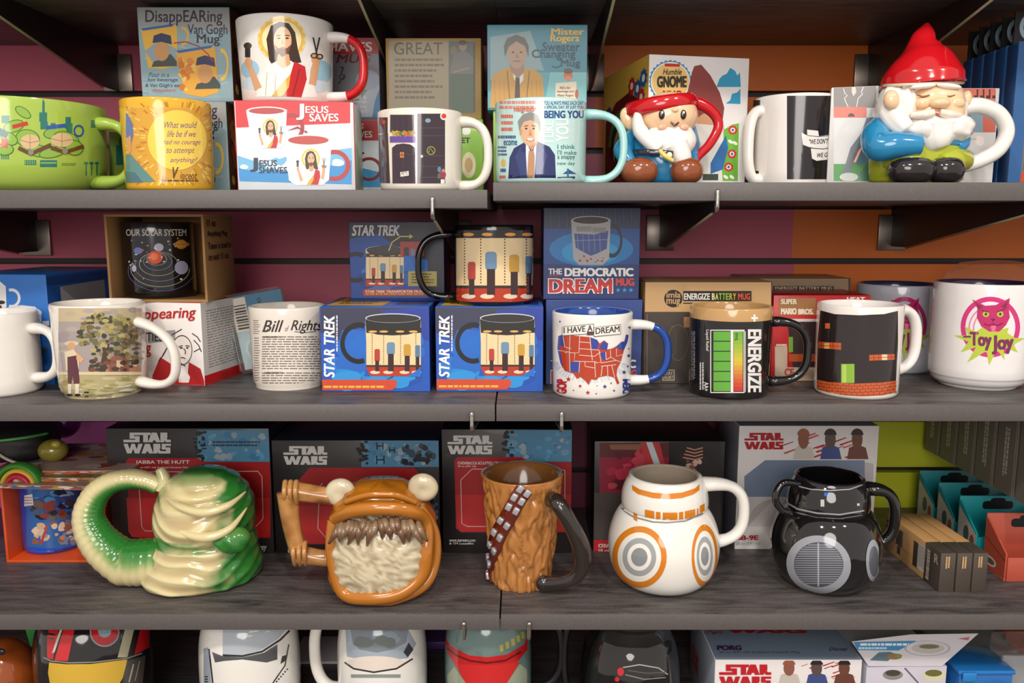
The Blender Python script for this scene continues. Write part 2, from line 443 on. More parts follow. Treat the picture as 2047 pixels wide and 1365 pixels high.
# ---------------------------------------------------------------- reusable artwork
def robed_man(c, hand=True):
    c.ell(50, 30, 27, 28, 'f3d98a', 30); c.star(50, 30, 27, 'e9bd55', 18, .9); c.ell(50, 30, 22, 22, 'f7e7b0')
    c.poly([(36, 55), (33, 30), (38, 14), (48, 9), (58, 11), (65, 22), (68, 42), (72, 58), (60, 60), (40, 62)], '3a2417')
    c.poly([(22, 100), (24, 78), (34, 62), (46, 56), (60, 56), (74, 66), (84, 80), (90, 100)], 'f4efe8')
    c.poly([(46, 48), (58, 48), (60, 60), (52, 66), (44, 60)], 'd9a377')
    c.ell(51, 32, 10, 17, 'e0b088'); c.poly([(42, 36), (45, 46), (51, 52), (58, 46), (61, 36), (56, 41), (46, 41)], '6b4426')
    c.ell(47, 29, 2, 1, '2b1a10'); c.ell(56, 29, 2, 1, '2b1a10'); c.poly([(50.5, 29), (53, 36), (49.5, 36)], 'c98e62'); c.ell(51.5, 40.5, 3, 1.2, 'b0564a')
    c.line([(44, 26), (49, 25.5)], 1.2, '3a2417'); c.line([(53.5, 25.5), (59, 26)], 1.2, '3a2417')
    c.poly([(64, 57), (76, 63), (78, 78), (72, 100), (48, 100), (58, 80)], 'c4161c'); c.poly([(60, 72), (48, 86), (38, 100), (50, 100), (58, 88)], 'e8a93c')
    c.line([(70, 66), (62, 100)], 1.5, '8e0d14'); c.line([(34, 70), (32, 98)], 1, 'c9c2bd'); c.line([(44, 70), (42, 98)], 1, 'c9c2bd')
    if hand:
        c.poly([(12, 64), (17, 62), (28, 88), (20, 92)], 'd9a377'); c.ell(13, 58, 4, 6, 'd9a377'); c.rect(9, 36, 15, 52, '2e2a28'); c.ell(12, 38, 4.5, 4, '3d3733')
        c.poly([(84, 60), (92, 60), (88, 86), (80, 84)], 'd9a377'); c.ell(88, 54, 5, 7, 'd9a377'); c.line([(85, 28), (89, 48)], 1.6, '3d3733'); c.line([(92, 28), (88, 48)], 1.6, '3d3733')
        c.ring(86, 50, 4, 3.4, .6, '3d3733'); c.ring(92, 51, 4, 3.4, .6, '3d3733')
def suit_man(c, hair='8d8a86', coat='2c3566', shirt='dfe3ea', tie='b98e6a', skin='dcb08e'):
    c.poly([(2, 100), (5, 66), (14, 52), (38, 42), (62, 42), (86, 50), (97, 62), (99, 100)], coat)
    c.poly([(38, 40), (50, 62), (60, 40), (55, 100), (38, 100)], shirt); c.poly([(44, 56), (54, 56), (56, 64), (55, 100), (40, 100), (43, 64)], tie)
    c.poly([(36, 42), (27, 56), (38, 60), (41, 100), (30, 100), (16, 64)], '3a4478'); c.poly([(62, 42), (70, 55), (61, 60), (57, 100), (64, 100), (82, 62)], '3a4478')
    c.poly([(39, 30), (61, 30), (62, 44), (50, 56), (38, 44)], 'c99873')
    c.ell(46, 25, 19, 24, skin); c.poly([(25, 26), (22, 12), (32, 2), (48, -2), (62, 3), (68, 14), (67, 28), (62, 16), (48, 10), (34, 13), (29, 20)], hair)
    c.ell(39, 23, 2.4, 1.3, '3a2a22'); c.ell(54, 23, 2.4, 1.3, '3a2a22'); c.line([(35, 19.5), (43, 18.5)], 1.5, '6f645c'); c.line([(50, 18.5), (58, 19.5)], 1.5, '6f645c')
    c.poly([(46, 23), (51, 33), (44, 34)], 'c78f6b'); c.ell(47, 39, 7, 2.2, 'f0e4dc'); c.ring(47, 38, 9, 4, .75, 'b9745a', 10, 170)
    c.ell(28, 28, 2.5, 5, 'c99873')
def wars_logo(c, col):
    for q in ((14,0,40,12), (14,0,24,29), (14,17,37,29), (27,17,37,46), (0,34,37,46), (38,0,62,12), (45,0,56,46)): c.rect(*q, col)
    c.poly([(56,46),(64,0),(76,0),(84,46),(74,46),(72.5,37),(68,37),(66.5,46)], col)
    for q in ((84,0,93,46), (84,0,98,10), (91,0,100,26), (84,18,98,28)): c.rect(*q, col)
    c.poly([(89,26),(98,26),(101,34),(108,34),(108,46),(97,46)], col)
    c.poly([(0,54),(10,54),(14,80),(18,54),(26,54),(30,80),(34,54),(44,54),(36,100),(26,100),(22,78),(18,100),(8,100)], col)
    c.poly([(41,100),(49,54),(60,54),(68,100),(58,100),(56.5,91),(52.5,91),(51,100)], col)
    for q in ((68,54,77,100), (68,54,82,63), (76,54,84,78), (68,72,82,81)): c.rect(*q, col)
    c.poly([(74,80),(82,80),(85,89),(86,100),(80,100)], col)
    for q in ((88,54,108,64), (87,54,96,80), (87,71,106,81), (97,71,107,100), (83,89,107,100)): c.rect(*q, col)
def trek_logo(c, col):        # reads upwards on the box edge
    c.text('STAR TREK', 0, 0, 72, 100, col, rot=90, shear=.18, bold=.03); c.bars(82, 0, 92, 58, 1, 'd8dcf2', 3, .9, .02, vert=True)
def mini_mug(c, body='f2efe9', hm='1f1d1c', side=-1, inner='2a2623'):
    c.ring(8 if side < 0 else 92, 52, 30, 36, .72, hm, 60 if side < 0 else -120, 300 if side < 0 else 120)
    c.poly([(26 if side < 0 else 2, 12), (98 if side < 0 else 74, 12), (96 if side < 0 else 72, 86), (86 if side < 0 else 62, 96), (40 if side < 0 else 14, 96), (30 if side < 0 else 4, 86)], body)
    c.ell(62 if side < 0 else 38, 12, 36, 10, inner); c.ring(62 if side < 0 else 38, 12, 36, 10, .95, 'd8d4cf')
def transporter(c, figs=True):
    """panelled cream scene over a red floor, plain coloured upright marks in place of people"""
    c.rect(0, 10, 100, 82, 'ecd2a2'); c.rect(0, 0, 100, 11, '2a2522'); c.rect(0, 80, 100, 100, 'b8381f'); c.rect(0, 77, 100, 81, '3a2a22')
    for x in (10, 31, 62, 90):
        for k in range(16): c.rect(x, 12 + k * 4, x + 1.6, 14 + k * 4, '5b3a26')
    for x in (16, 40, 70, 92): c.ell(x, 6, 7, 2.4, 'f0a24a'); c.ell(x, 92, 9, 3.5, 'e6d3b4')
    if figs:
        for x, w, h, cl in ((20, 5, 44, 'b8402f'), (45, 7.5, 30, '6d8fae'), (75, 6.5, 34, 'c99a3a'), (94, 4.5, 36, '5b7e9c')):
            c.rrect(x - w, h, x + w, h + 26, w * .6, cl); c.rect(x - w * .7, h + 24, x + w * .7, 90, '3a2224')
# ================================================================ setting: slatted wall, shelves, brackets
def wall():
    bm = bmesh.new(); pitch = .0775; g = .0085; cols = ['c4586e', 'e0701e', 'd0708c', 'bcc024', 'c050a0', '241c1a', '7a3048']
    mats = [M(c, .5, 0, 0, .08, 14) for c in cols]
    def xw(px, z): return xat(px, YW, z)
    k = 0
    for i in range(-10, 8):
        z0 = EZ + .0193 + pitch * i + g / 2; z1 = z0 + pitch - g; zm = (z0 + z1) / 2; r = zm - EZ
        if r > .19: cut = [(-3, 0), (xw(1195, zm), 1)]
        elif r > .1: cut = [(-3, 0), (xw(1190, zm), 1)]
        elif r > .02: cut = [(-3, 0), (xw(1110, zm), 2)]
        elif r > -.22: cut = [(-3, 0), (xw(1585, zm), 1)]
        elif r > -.45: cut = [(-3, 4), (xw(235, zm), 6), (xw(1640, zm), 3)]
        else: cut = [(-3, 6), (xw(1500, zm), 3)]
        for (xa, mi), nx in zip(cut, [c[0] for c in cut[1:]] + [3]):
            bm_box(bm, xa, YW, z0, nx, YW + .012, z1, mi, 0)
    n0 = len(bm.faces)
    fs = bm_box(bm, -3, YW + .012, EZ - 1.2, 3, YW + .03, EZ + .9)
    for f in fs: f.material_index = 5
    o = finish(bm, 'wall_back', mats, None, False); o['kind'] = 'structure'
wall()
box('floor', -3, -2.5, -.02, 3, YW + .03, 0, M('6b625c', .5, 0, 0, .15, 8), None, 0)['kind'] = 'structure'
TSH = .0188
def shelf(x0, x1, top, label, loc=None, yf=YF):
    t = thing('shelf_board', label, 'shelf', ((x0 + x1) / 2, (yf + YW) / 2, top - TSH), 0, 'display shelves')
    w = (x1 - x0) / 2; d = (YW - .001 - yf) / 2
    box('board', -w, -d + .0012, 0, w, d, TSH, MSHELF, t, .0008)
    box('edge_band', -w, -d, .0004, w, -d + .0011, TSH - .0006, MEDGE, t, .0003)
for x0, x1, z, lab in ((-1.25, -.0335, S1L, 'grey laminate shelf under the green soup mug and the robed man mug, left section'),
                       (-.0275, 1.25, S1R, 'grey laminate shelf under the two gnome mugs, right section'),
                       (-1.25, -.0268, S2, 'grey laminate shelf under the amendment text mug, left section'),
                       (-.0252, 1.25, S2, 'grey laminate shelf under the battery mug and map mug, right section'),
                       (-1.25, -.0228, S3, 'grey laminate shelf under the green and cream coiled handle mug, left section'),
                       (-.0212, 1.25, S3, 'grey laminate shelf under the white and orange ball mug, right section'),
                       (-1.25, -.02755, S0 + TSH, 'topmost dark shelf, left section, seen from underneath'),
                       (-.0275, 1.25, S0 + TSH, 'topmost dark shelf, right section, seen from underneath'),
                       (-1.25, -.0228, S4, 'bottom shelf carrying the domed helmet mugs, left section'),
                       (-.0212, 1.25, S4, 'bottom shelf carrying the white space film box, right section')):
    shelf(x0, x1, z, lab)
def bracket(x, under, label, hook=True, hb=.056, hf=.012):
    t = thing('shelf_bracket', label, 'bracket', (x, YW, under), 0, 'shelf brackets')
    d = YW - YF
    bm = bmesh.new(); pr = [(0, 0), (-d + .004, 0), (-d + .002, -hf * .7), (-d + .02, -hf), (-.05, -hb), (0, -hb)]
    a = [bm.verts.new((-.0015, y, z)) for y, z in pr]; b = [bm.verts.new((.0015, y, z)) for y, z in pr]
    bm.faces.new(a); bm.faces.new(b[::-1])
    for i in range(len(pr)): j = (i + 1) % len(pr); bm.faces.new((a[i], b[i], b[j], a[j]))
    finish(bm, 'blade', MBLK, t, False)
    e0, e1 = Vector((0, -d + .02, -hf - .0006)), Vector((0, -.05, -hb - .0006)); tube('lit_edge', [e0, e1], .0016, M('a8a080', .3, 0, .6), t, up=Vector((1, 0, 0)), seg=8)  # pale strip: light along the lower edge put into the colour
    box('wall_plate', -.02, -.006, -.062, .02, -.0005, -.012, M('8d8279', .3, 0, .85), t, .001)
    if hook:
        pts = spline([(0, -d + .012, -.010), (0, -d - .0015, -.0085), (0, -d - .0032, .001), (0, -d - .0026, .0115)], 6)
        tube('front_hook', pts, [.0022] * (len(pts) - 3) + [.0026, .0024, .0016], MCHR, t, seg=10, up=Vector((1, 0, 0)))
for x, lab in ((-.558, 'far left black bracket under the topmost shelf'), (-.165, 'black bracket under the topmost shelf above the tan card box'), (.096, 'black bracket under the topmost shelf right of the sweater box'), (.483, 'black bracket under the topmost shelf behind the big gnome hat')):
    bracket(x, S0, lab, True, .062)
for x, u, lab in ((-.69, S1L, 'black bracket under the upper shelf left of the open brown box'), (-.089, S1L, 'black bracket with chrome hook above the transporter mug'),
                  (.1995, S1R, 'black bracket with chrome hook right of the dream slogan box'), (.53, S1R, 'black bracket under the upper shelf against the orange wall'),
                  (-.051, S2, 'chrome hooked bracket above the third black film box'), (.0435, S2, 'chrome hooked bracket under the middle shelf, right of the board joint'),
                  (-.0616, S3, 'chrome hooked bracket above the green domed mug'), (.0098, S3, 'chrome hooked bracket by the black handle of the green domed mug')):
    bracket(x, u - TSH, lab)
# ================================================================ TOP SHELF, left to right
# green soup mug
m = mug('soup_mug', 'wide lime green soup mug with teal skyline print, far left of the top shelf', 45, 158, 188, .945, S1L, GL('a9c552'), GL('b5cf62'), GL('a3c04c'), 0, (.12, .80), 60, 10.5, profile=[(.74, 0), (.80, .02), (.88, .08), (.95, .2), (.985, .35), (1, .6), (1, .97)], hflat=1.3, cat='mug', hfl=.5)
c = Cv(Z1)
for q in ((275,660,290,790),(255,730,305,790),(262,790,310,840),(330,800,360,860),(425,760,460,860),(440,800,470,900),(590,780,620,830),(10,750,60,800),(160,1040,235,1072)): c.rect(*q, '2d7a6c')
c.ell(280, 700, 6, 60, '2d7a6c'); c.rect(260, 1040, 370, 1085, '2d7a6c'); c.rect(265, 1055, 366, 1062, 'a9c552')
for i in range(5): c.rect(8 + i * 11, 985, 14 + i * 11, 1035, '2d7a6c'); c.rect(165 + i * 14, 1044, 169 + i * 14, 1068, 'a9c552')
for x, y, rx, ry, a in ((90,820,70,40,-.3),(180,900,80,60,.2),(60,900,60,40,.5),(360,860,80,40,-.2),(430,910,90,55,.3),(250,980,70,40,.1),(150,730,60,30,.6),(340,990,90,35,-.2),(480,960,60,50,.2),(30,970,60,40,0)):
    c.ell(x, y, rx, ry, '3f6b34', rot=a); c.ell(x, y, rx - 6, ry - 5, '8fb846', rot=a)
for x, y, rx, ry in ((195,920,62,48),(400,910,72,46)): c.ell(x, y, rx, ry, 'd8bb8e'); c.line([(x - rx, y - 10), (x, y + 8), (x + rx, y - 6)], 4, 'a07c52'); c.line([(x, y - ry), (x, y + ry)], 3, 'a07c52')
c.line([(120,960),(200,1000),(330,940)], 26, '6b4428'); c.line([(330,960),(420,990),(540,950)], 26, '6b4428'); c.ell(200, 988, 18, 20, '8d8a80'); c.ell(420, 982, 18, 20, '8d8a80')
c.line([(80,825),(180,800)], 26, 'c23a28'); c.line([(300,830),(430,815)], 26, '2c5ca8'); c.rect(10,900,50,960,'c23a28'); c.ring(510, 850, 34, 40, .7, '2c5ca8'); c.poly([(0,830),(60,860),(40,900),(0,880)], '1f5a5a')
for x in (555, 590, 625): c.rect(x, 1060, x + 9, 1140, '2d7a6c'); c.ell(x + 4, 1060, 14, 9, '2d7a6c')
c.bars(400, 1060, 500, 1080, 2, '4d7d3e', 3)
mprint(m, c)
# second green mug behind
m2 = mug('soup_mug', 'lime green mug mostly hidden behind the wide soup mug handle', 214, 44, 262, 1.07, S1L, GL('9cba4a'), GL('a9c552'), GL('9cba4a'), 25, (.2, .8), 18, 7)
c = Cv(); c.rect(232, 290, 246, 330, '2d7a6c'); c.rect(238, 275, 243, 300, '2d7a6c'); mprint(m2, c)
# yellow sun mug
m = mug('coffee_mug', 'sunflower yellow mug with a handwritten quote in a pale sun disc', 337, 85, 192, .902, S1L, GL('e2ae2c'), GL('e6b534'), GL('e0ad2e'), 165, (.2, .8), 10, 8, bot=.97)
c = Cv(Z1); c.rect(800, 700, 1400, 1190, 'd6a038')
rg = random.Random(3)
for i in range(300):
    a = rg.random() * 2 * pi; r = rg.uniform(215, 420); x, y = 1150 + r * cos(a) * .9, 910 + r * sin(a)
    if 800 < x < 1395 and 690 < y < 1180: c.line([(x, y), (x + 34 * cos(a), y + 34 * sin(a))], 9, rg.choice(['c57a22', 'e8bd4c', 'eac95a', 'b9741c', 'd9902a', 'f0cf6a']))
c.ell(1150, 910, 190, 195, 'f3cf52', 36)
for i, t in enumerate(('What would', 'life be if we', 'had no courage', 'to attempt', 'anything?')):
    x = (1068, 1085, 1060, 1082, 1105)[i]; c.text(t, x, 790 + i * 58, x + (210, 185, 240, 180, 175)[i], 832 + i * 58, '6d4a86', shear=.35)
c.text('V', 1120, 1085, 1160, 1160, '5b4316', shear=.3, bold=.02); c.text('incent', 1168, 1118, 1280, 1165, '5b4316', shear=.3); c.bars(1050, 1168, 1330, 1186, 1, '6b4d18', 5, .6)
c.poly([(795, 720), (830, 740), (862, 800), (868, 880), (846, 960), (800, 900)], '5f73a8'); c.poly([(820, 900), (850, 880), (856, 980), (836, 1010)], 'd99a5a'); c.poly([(800, 1010), (850, 1000), (900, 1060), (1010, 1180), (800, 1185)], '5d8a86'); c.poly([(800, 1110), (880, 1120), (930, 1185), (800, 1185)], '476f7c')
mprint(m, c)
# two blue grey painter boxes
def painter_art(z):
    c = Cv(z); c.rect(902, 54, 1504, 640, '8ba7ae'); c.poly([(902, 54), (1504, 54), (1504, 200), (910, 170)], '9a9d9c')
    rg = random.Random(9)
    for i in range(60):
        x, y = rg.uniform(915, 1440), rg.uniform(180, 620); c.line([(x, y), (x + 50, y + rg.uniform(-14, 14))], 7, rg.choice(['7fa3b2', '9ab4ba', 'a7bcbc', '7799a8']))
    c.poly([(915, 190), (1140, 158), (1150, 180), (1155, 425), (1060, 448), (965, 440)], 'e3b03c'); c.poly([(915, 186), (1138, 154), (1120, 172), (930, 200)], '2d62a8')
    c.ring(1185, 235, 42, 62, .72, 'e3b03c', -100, 100); c.poly([(940, 330), (1040, 260), (1150, 320), (1150, 420), (1010, 430)], '8fa3ac')
    c.poly([(1145, 335), (1385, 300), (1400, 320), (1420, 600), (1320, 632), (1200, 610)], 'e0a636'); c.poly([(1145, 330), (1385, 294), (1370, 312), (1160, 346)], '2d62a8')
    c.ring(1440, 420, 46, 105, .74, 'e8bf4e', -100, 100); c.spots(1150, 360, 1290, 600, 22, ['d6862a', 'eabf5a', 'c9741e'], 14, 30, 4)
    for dx, dy in ((0, 0), (282, 145)):                     # plain rounded bust shapes
        c.poly([(985 + dx, 435 + dy), (1000 + dx, 400 + dy), (1050 + dx, 385 + dy), (1110 + dx, 350 + dy), (1150 + dx, 400 + dy), (1150 + dx, 430 + dy)], '3d4a42')
        c.ell(1052 + dx, 335 + dy, 48, 62, 'c8935a'); c.poly([(992 + dx, 280 + dy), (1000 + dx, 232 + dy), (1050 + dx, 215 + dy), (1110 + dx, 232 + dy), (1118 + dx, 290 + dy), (1050 + dx, 272 + dy)], '2c3158')
    c.line([(1130, 280), (1210, 272), (1290, 300), (1350, 350), (1385, 400)], 7, 'a8303a')
    c.text('DisappEARing', 945, 66, 1445, 168, '33243c', bold=.008); c.text('Van Gogh', 1220, 158, 1478, 242, '33243c', bold=.005); c.text('Mug', 1280, 222, 1428, 300, '33243c', bold=.005)
    for i, (t, x, w) in enumerate((('Pour in a', 968, 130), ('hot beverage', 960, 195), ("& Van Gogh's ear", 945, 230))): c.text(t, x, 470 + i * 36, x + w, 500 + i * 36, '2c3f5e', shear=.15)
    c.text('disappears!', 990, 575, 1145, 602, 'b03434', shear=.2)
    return c
def painter_side(b):
    c = Cv(); c.rect(0, 0, 100, 100, '5b3420'); c.spots(0, 0, 100, 100, 60, ['8a5a24', 'b98a2e', '7d2c1c', '3d2418', 'c9a850', '96401c'], 5, 13, 8)
    c.ell(50, 46, 30, 18, 'd6a93c'); c.text('D', 34, 36, 66, 56, '33243c', bold=.02); return c.build('printed_side', b.root, b.right)
fl = lambda a: M(a, .4, .1)
b1 = carton('mug_box', 'lower blue grey painter mug box behind the yellow mug', 285, 456, 203, .957, S1L, .10, fl('8ba7ae'), None, 0, 'painter mug boxes')
painter_art((-10, 187, .3077, .3077)).build('printed_front', b1.root, b1.front); painter_side(b1)
b2 = carton('mug_box', 'upper blue grey painter mug box standing above the yellow mug', 279, 463, 14, .957, b1.ztop, .10, fl('8ba7ae'), None, 0, 'painter mug boxes')
painter_art(Z1).build('printed_front', b2.root, b2.front); painter_side(b2)
# robed man boxes behind
RED = 'c4202a'
def saves_back(b, first):
    c = Cv()
    if first:
        x0, y0, x1, y1 = 560, 76, 760, 234
        c.rect(x0, y0, x1, 108, RED); c.rect(x0, 108, x1, y1, '8d8a96'); c.poly([(690, 234), (760, 150), (760, 234)], 'b9c4d4'); c.text('SHAVES', 640, 84, 744, 103, 'f4efe8', bold=.02); c.text('MUG', 672, 108, 742, 126, '7d1820', shear=.2, bold=.02)
        c.text('7', 680, 134, 688, 148, '3a2a2e', bold=.02); c.ring(684, 154, 6, 6, .7, '3a2a2e'); c.ell(735, 160, 24, 20, 'a8b4c8'); c.line([(676, 168), (690, 150)], 2, '3a2a2e')
        for i, t in enumerate(('Add a', 'hot beverage', 'to see him', 'lucky!')): c.text(t, 694, 190 + i * 9.5, 733, 198 + i * 9.5, 'f4efe8', bold=.01)
        c.poly([(750, 200), (766, 160), (766, 234), (744, 234)], '2c86c4')
    else:
        c.rect(560, 240, 762, 281, RED); c.rect(560, 281, 762, 372, 'dfe6ee'); c.poly([(560, 340), (700, 330), (762, 345), (762, 374), (560, 374)], '3a9ad0'); c.text('JESUS', 690, 247, 727, 262, 'f4efe8', bold=.02); c.text('SAVES', 700, 262, 744, 275, 'f4efe8', bold=.02)
        c.ring(738, 338, 26, 24, .75, '8e2028'); c.poly([(722, 302), (730, 306), (722, 311)], '8e2028')
    c.build('printed_front', b.root, b.front)
b3 = carton('mug_box', 'lower red and sky blue robed man box, second row, behind the door print mug', 562, 762, 239, 1.045, S1L, .10, fl('d6dde6'), None, 0, 'robed man mug boxes'); saves_back(b3, 0)
b4 = carton('mug_box', 'red topped grey box behind the red mug handle, upper of its stack', 562, 759, 75, 1.045, b3.ztop, .10, fl('7d7a86'), None, 0, 'robed man mug boxes'); saves_back(b4, 1)
# front robed man box and mug
b = carton('mug_box', 'red, white and sky blue box with two robed man mugs pictured on its front', 471, 705, 200, .902, S1L, .095, [fl('c4202a'), fl('d6dde6')], (1, 1, 1, 1, 0, 1), R_(6), 'robed man mug boxes')
c = Cv(Z2); c.poly([(32, 650), (780, 645), (780, 812), (40, 830)], 'cf1f28'); c.poly([(40, 830), (780, 800), (790, 1195), (62, 1175)], 'dfe8f0')
for q in ([(48,1010),(200,1060),(340,1010),(480,1080),(640,980),(790,960),(790,1195),(60,1175)],): c.poly(q, '6db4dc')
c.poly([(55,1090),(180,1120),(340,1080),(480,1130),(640,1080),(790,1040),(790,1197),(62,1177)], '2a8ccc'); c.spots(60, 940, 780, 1120, 16, ['eef3f7', 'cfe2ef', 'f6f8fa'], 24, 60, 5, .6)
m1 = c.sub(105, 690, 375, 970); m1.ring(108, 50, 32, 34, .7, 'a3282c', -110, 110); m1.poly([(0, 12), (98, 8), (94, 88), (80, 98), (30, 98), (14, 84)], 'e9ebee'); m1.ell(49, 11, 49, 10, 'f4f2ef'); m1.ell(49, 11, 43, 7.5, 'b03a36'); robed_man(m1.sub(24, 26, 92, 97))
m1 = c.sub(358, 870, 660, 1210); m1.ring(106, 60, 34, 30, .72, 'b0282c', -110, 110); m1.poly([(0, 13), (100, 13), (94, 88), (80, 98), (22, 98), (8, 88)], 'f0f1f2'); m1.ell(50, 12, 50, 11, 'f6f4f1'); m1.ell(50, 12, 44, 8.5, 'b8413a'); robed_man(m1.sub(18, 26, 92, 97))
m1 = c
c.build('printed_picture', b.root, b.front)
c = Cv(Z2); c.text('J', 430, 675, 482, 780, 'f4efe8', bold=.03); c.text('ESUS', 490, 690, 640, 735, 'f4efe8', bold=.02); c.text('SAVES', 515, 738, 705, 790, 'f4efe8', bold=.02); c.build('title_lettering', b.root, b.front); c = Cv(Z2)
c.text('J', 130, 1025, 182, 1115, '1c2740', bold=.03); c.text('ESUS', 190, 1040, 305, 1080, '1c2740', bold=.02); c.text('SHAVES', 188, 1084, 372, 1125, '1c2740', bold=.02)
c.poly([(370, 850), (440, 820), (500, 860), (440, 835)], 'a3282c'); c.poly([(490, 845), (508, 862), (482, 862)], 'a3282c')
c.build('title_lettering', b.root, b.front)
def redends(t): return 1 if .13 < t < .87 else 0
m = mug('coffee_mug', 'large white mug printed with a robed long haired man, red handle, atop its box', 573, 94, 24, .955, b.ztop, GL('ece8e3'), GL('a8262a'), [GL('ece8e3'), GL('c8161c')], -8, (.1, .82), 66, 8.5, bot=.93, hmis=redends, hfl=.55)
c = Cv(Z2)
c.ell(130, 450, 60, 60, '9ecbe0'); c.ell(590, 470, 70, 80, '9ecbe0'); c.ell(560, 560, 90, 40, 'cfe2ec'); c.ell(140, 540, 60, 40, 'cfe2ec')
robed_man(c.sub(45, 92, 625, 632)); mprint(m, c)
# tan card box over a green one
b5 = carton('mug_box', 'light green box with black lettering showing behind the door print mug handle', 775, 966, 238, 1.01, S1L, .10, fl('8ec04a'), None, 0)
c = Cv(); c.rect(780, 245, 962, 262, 'a9d268'); c.text('ET', 923, 275, 940, 286, '16220e', bold=.03); c.ell(937, 330, 14, 26, 'e8d9b8'); c.ell(937, 330, 8, 15, 'c9a878'); c.ell(932, 262, 9, 8, 'f1f3ea'); c.build('printed_front', b5.root, b5.front)
b6 = carton('mug_box', 'tan card box with a clear glossy front and a standing figure picture', 772, 962, 76, 1.01, b5.ztop, .095, fl('c09a5c'), None, 0)
c = Cv(Z2); c.rect(1030, 262, 1590, 735, '8d7c58'); c.rect(1030, 262, 1420, 735, 'a39270'); c.text('GREAT', 1065, 275, 1380, 355, '4a3a26', bold=0)
for i, t in enumerate(('', '')): pass
c.bars(1070, 380, 1390, 660, 8, '6b5a3e', 21, .45); c.rect(1420, 270, 1585, 735, '4f5a4c'); c.rect(1580, 275, 1592, 730, '2c241c')
c.ell(1512, 300, 26, 34, '9a7d60'); c.poly([(1425, 480), (1450, 360), (1490, 335), (1540, 335), (1580, 380), (1580, 480)], '6b6a66'); c.poly([(1430, 480), (1580, 480), (1570, 735), (1440, 735)], '3f5a3c'); c.ell(1510, 278, 28, 16, '3a2c20'); c.line([(1450, 470), (1560, 440)], 12, '9a7d60'); c.ell(1452, 330, 22, 30, '7d6a54')
c.build('printed_picture', b6.root, b6.front)
# door print mug
m = mug('coffee_mug', 'cream mug printed with dark purple house doors and a flower box', 841, 84, 214, .90, S1L, GL('e9e2d6'), GL('e9e2d6'), GL('e6dfd2'), -6, (.06, .88), 52, 9, bot=.97, hfl=.6)
c = Cv(Z2); D = '3b2e38'; E = '4d3d48'
c.rect(960, 762, 1024, 868, D); c.poly([(960, 878), (1026, 862), (1040, 1190), (985, 1190), (962, 1180)], D)
c.rect(1040, 745, 1195, 860, D); c.rect(1216, 738, 1396, 1192, D); c.poly([(1052, 960), (1080, 938), (1125, 932), (1170, 938), (1202, 960), (1204, 1192), (1055, 1192)], D)
for i in range(4): c.rect(1050 + i * 36, 752, 1053 + i * 36, 850, E)
for y in (830, 880, 1010, 1080, 1150): c.rect(1228, y, 1390, y + 3, '5e4d58')
c.rect(1066, 1000, 1192, 1004, E); c.rect(1124, 945, 1128, 1190, E); c.rect(1105, 988, 1130, 1025, 'd9823a'); c.rect(1116, 988, 1119, 1025, D); c.rect(1105, 1004, 1130, 1008, D)
c.spots(1042, 845, 1206, 890, 40, ['b83a2c', 'c98a3a', '5d7a34', '8a9a3c', 'd06a4a', 'c9b04a'], 7, 15, 2); c.rect(1040, 885, 1204, 925, '6a4a9a')
c.poly([(1106, 1118), (1160, 1110), (1161, 1140), (1108, 1148)], 'ece6dc'); c.text('PETE', 1114, 1118, 1154, 1140, '2c2228', skew=-5)
c.ring(1305, 978, 28, 28, .8, '9a9a3a'); c.line([(1288, 990), (1300, 962), (1320, 992)], 5, '9a9a3a'); c.ell(1285, 783, 18, 14, '7aa0a8'); c.ell(1245, 1015, 9, 10, 'c9c2c0'); c.ell(1000, 792, 11, 12, 'c2342c')
c.ell(1388, 754, 24, 26, 'f4efe8'); c.star(1388, 754, 20, 'd8402c', 7, .7); c.rect(1368, 1165, 1392, 1192, 'f0eae0'); c.ell(1378, 1135, 24, 26, '9a3a5c'); c.ell(1358, 1100, 12, 18, '5d8ab0'); c.ell(1384, 1108, 10, 12, 'c98a4a'); c.ell(1355, 1145, 8, 18, '4d7a4c')
mprint(m, c)
# sweater boxes
b7 = carton('mug_box', 'light green box hidden behind the pale aqua quotation mug', 986, 1164, 221, .975, S1R, .10, fl('9cc45c'), None, 0)
b8 = carton('mug_box', 'teal blue box with a man in a mustard cardigan, above the aqua mug', 974, 1174, 49, .972, b7.ztop, .10, [fl('4f9aa8'), fl('d6c89c')], (0, 0, 0, 0, 0, 0), 0)
c = Cv(Z3); c.rect(108, 165, 762, 700, '55a3b2'); c.poly([(108, 165), (762, 165), (762, 470), (420, 470), (108, 600)], '3f8a9c'); c.poly([(520, 470), (762, 470), (762, 700), (480, 700)], '7cc0c4')
c.poly([(130, 240), (390, 200), (480, 460), (300, 440), (130, 520)], '8aa5a8')
c.poly([(130, 700), (140, 500), (200, 455), (250, 438), (420, 450), (470, 500), (485, 700)], 'c8922e'); c.line([(240, 460), (262, 700)], 8, '8d5f18'); c.line([(385, 460), (360, 700)], 8, '8d5f18')
for x in (160, 190, 220, 400, 430, 455): c.line([(x, 520), (x + 4, 695)], 3, 'b07a20')
c.poly([(275, 440), (345, 440), (345, 520), (310, 560), (280, 500)], 'e3ddd4'); c.poly([(295, 500), (320, 500), (326, 700), (286, 700)], '3f2c34'); c.poly([(255, 400), (350, 400), (350, 470), (310, 510), (262, 460)], 'a07e68')
c.ell(303, 345, 62, 100, 'b3917a'); c.poly([(225, 370), (218, 300), (240, 250), (300, 226), (355, 248), (380, 300), (378, 370), (355, 300), (300, 268), (250, 305)], '5d5a58'); c.ell(278, 340, 9, 5, '3c2c28'); c.ell(330, 340, 9, 5, '3c2c28'); c.line([(280, 398), (328, 398)], 7, '8a5a4c'); c.poly([(300, 345), (316, 376), (296, 378)], '96745e')
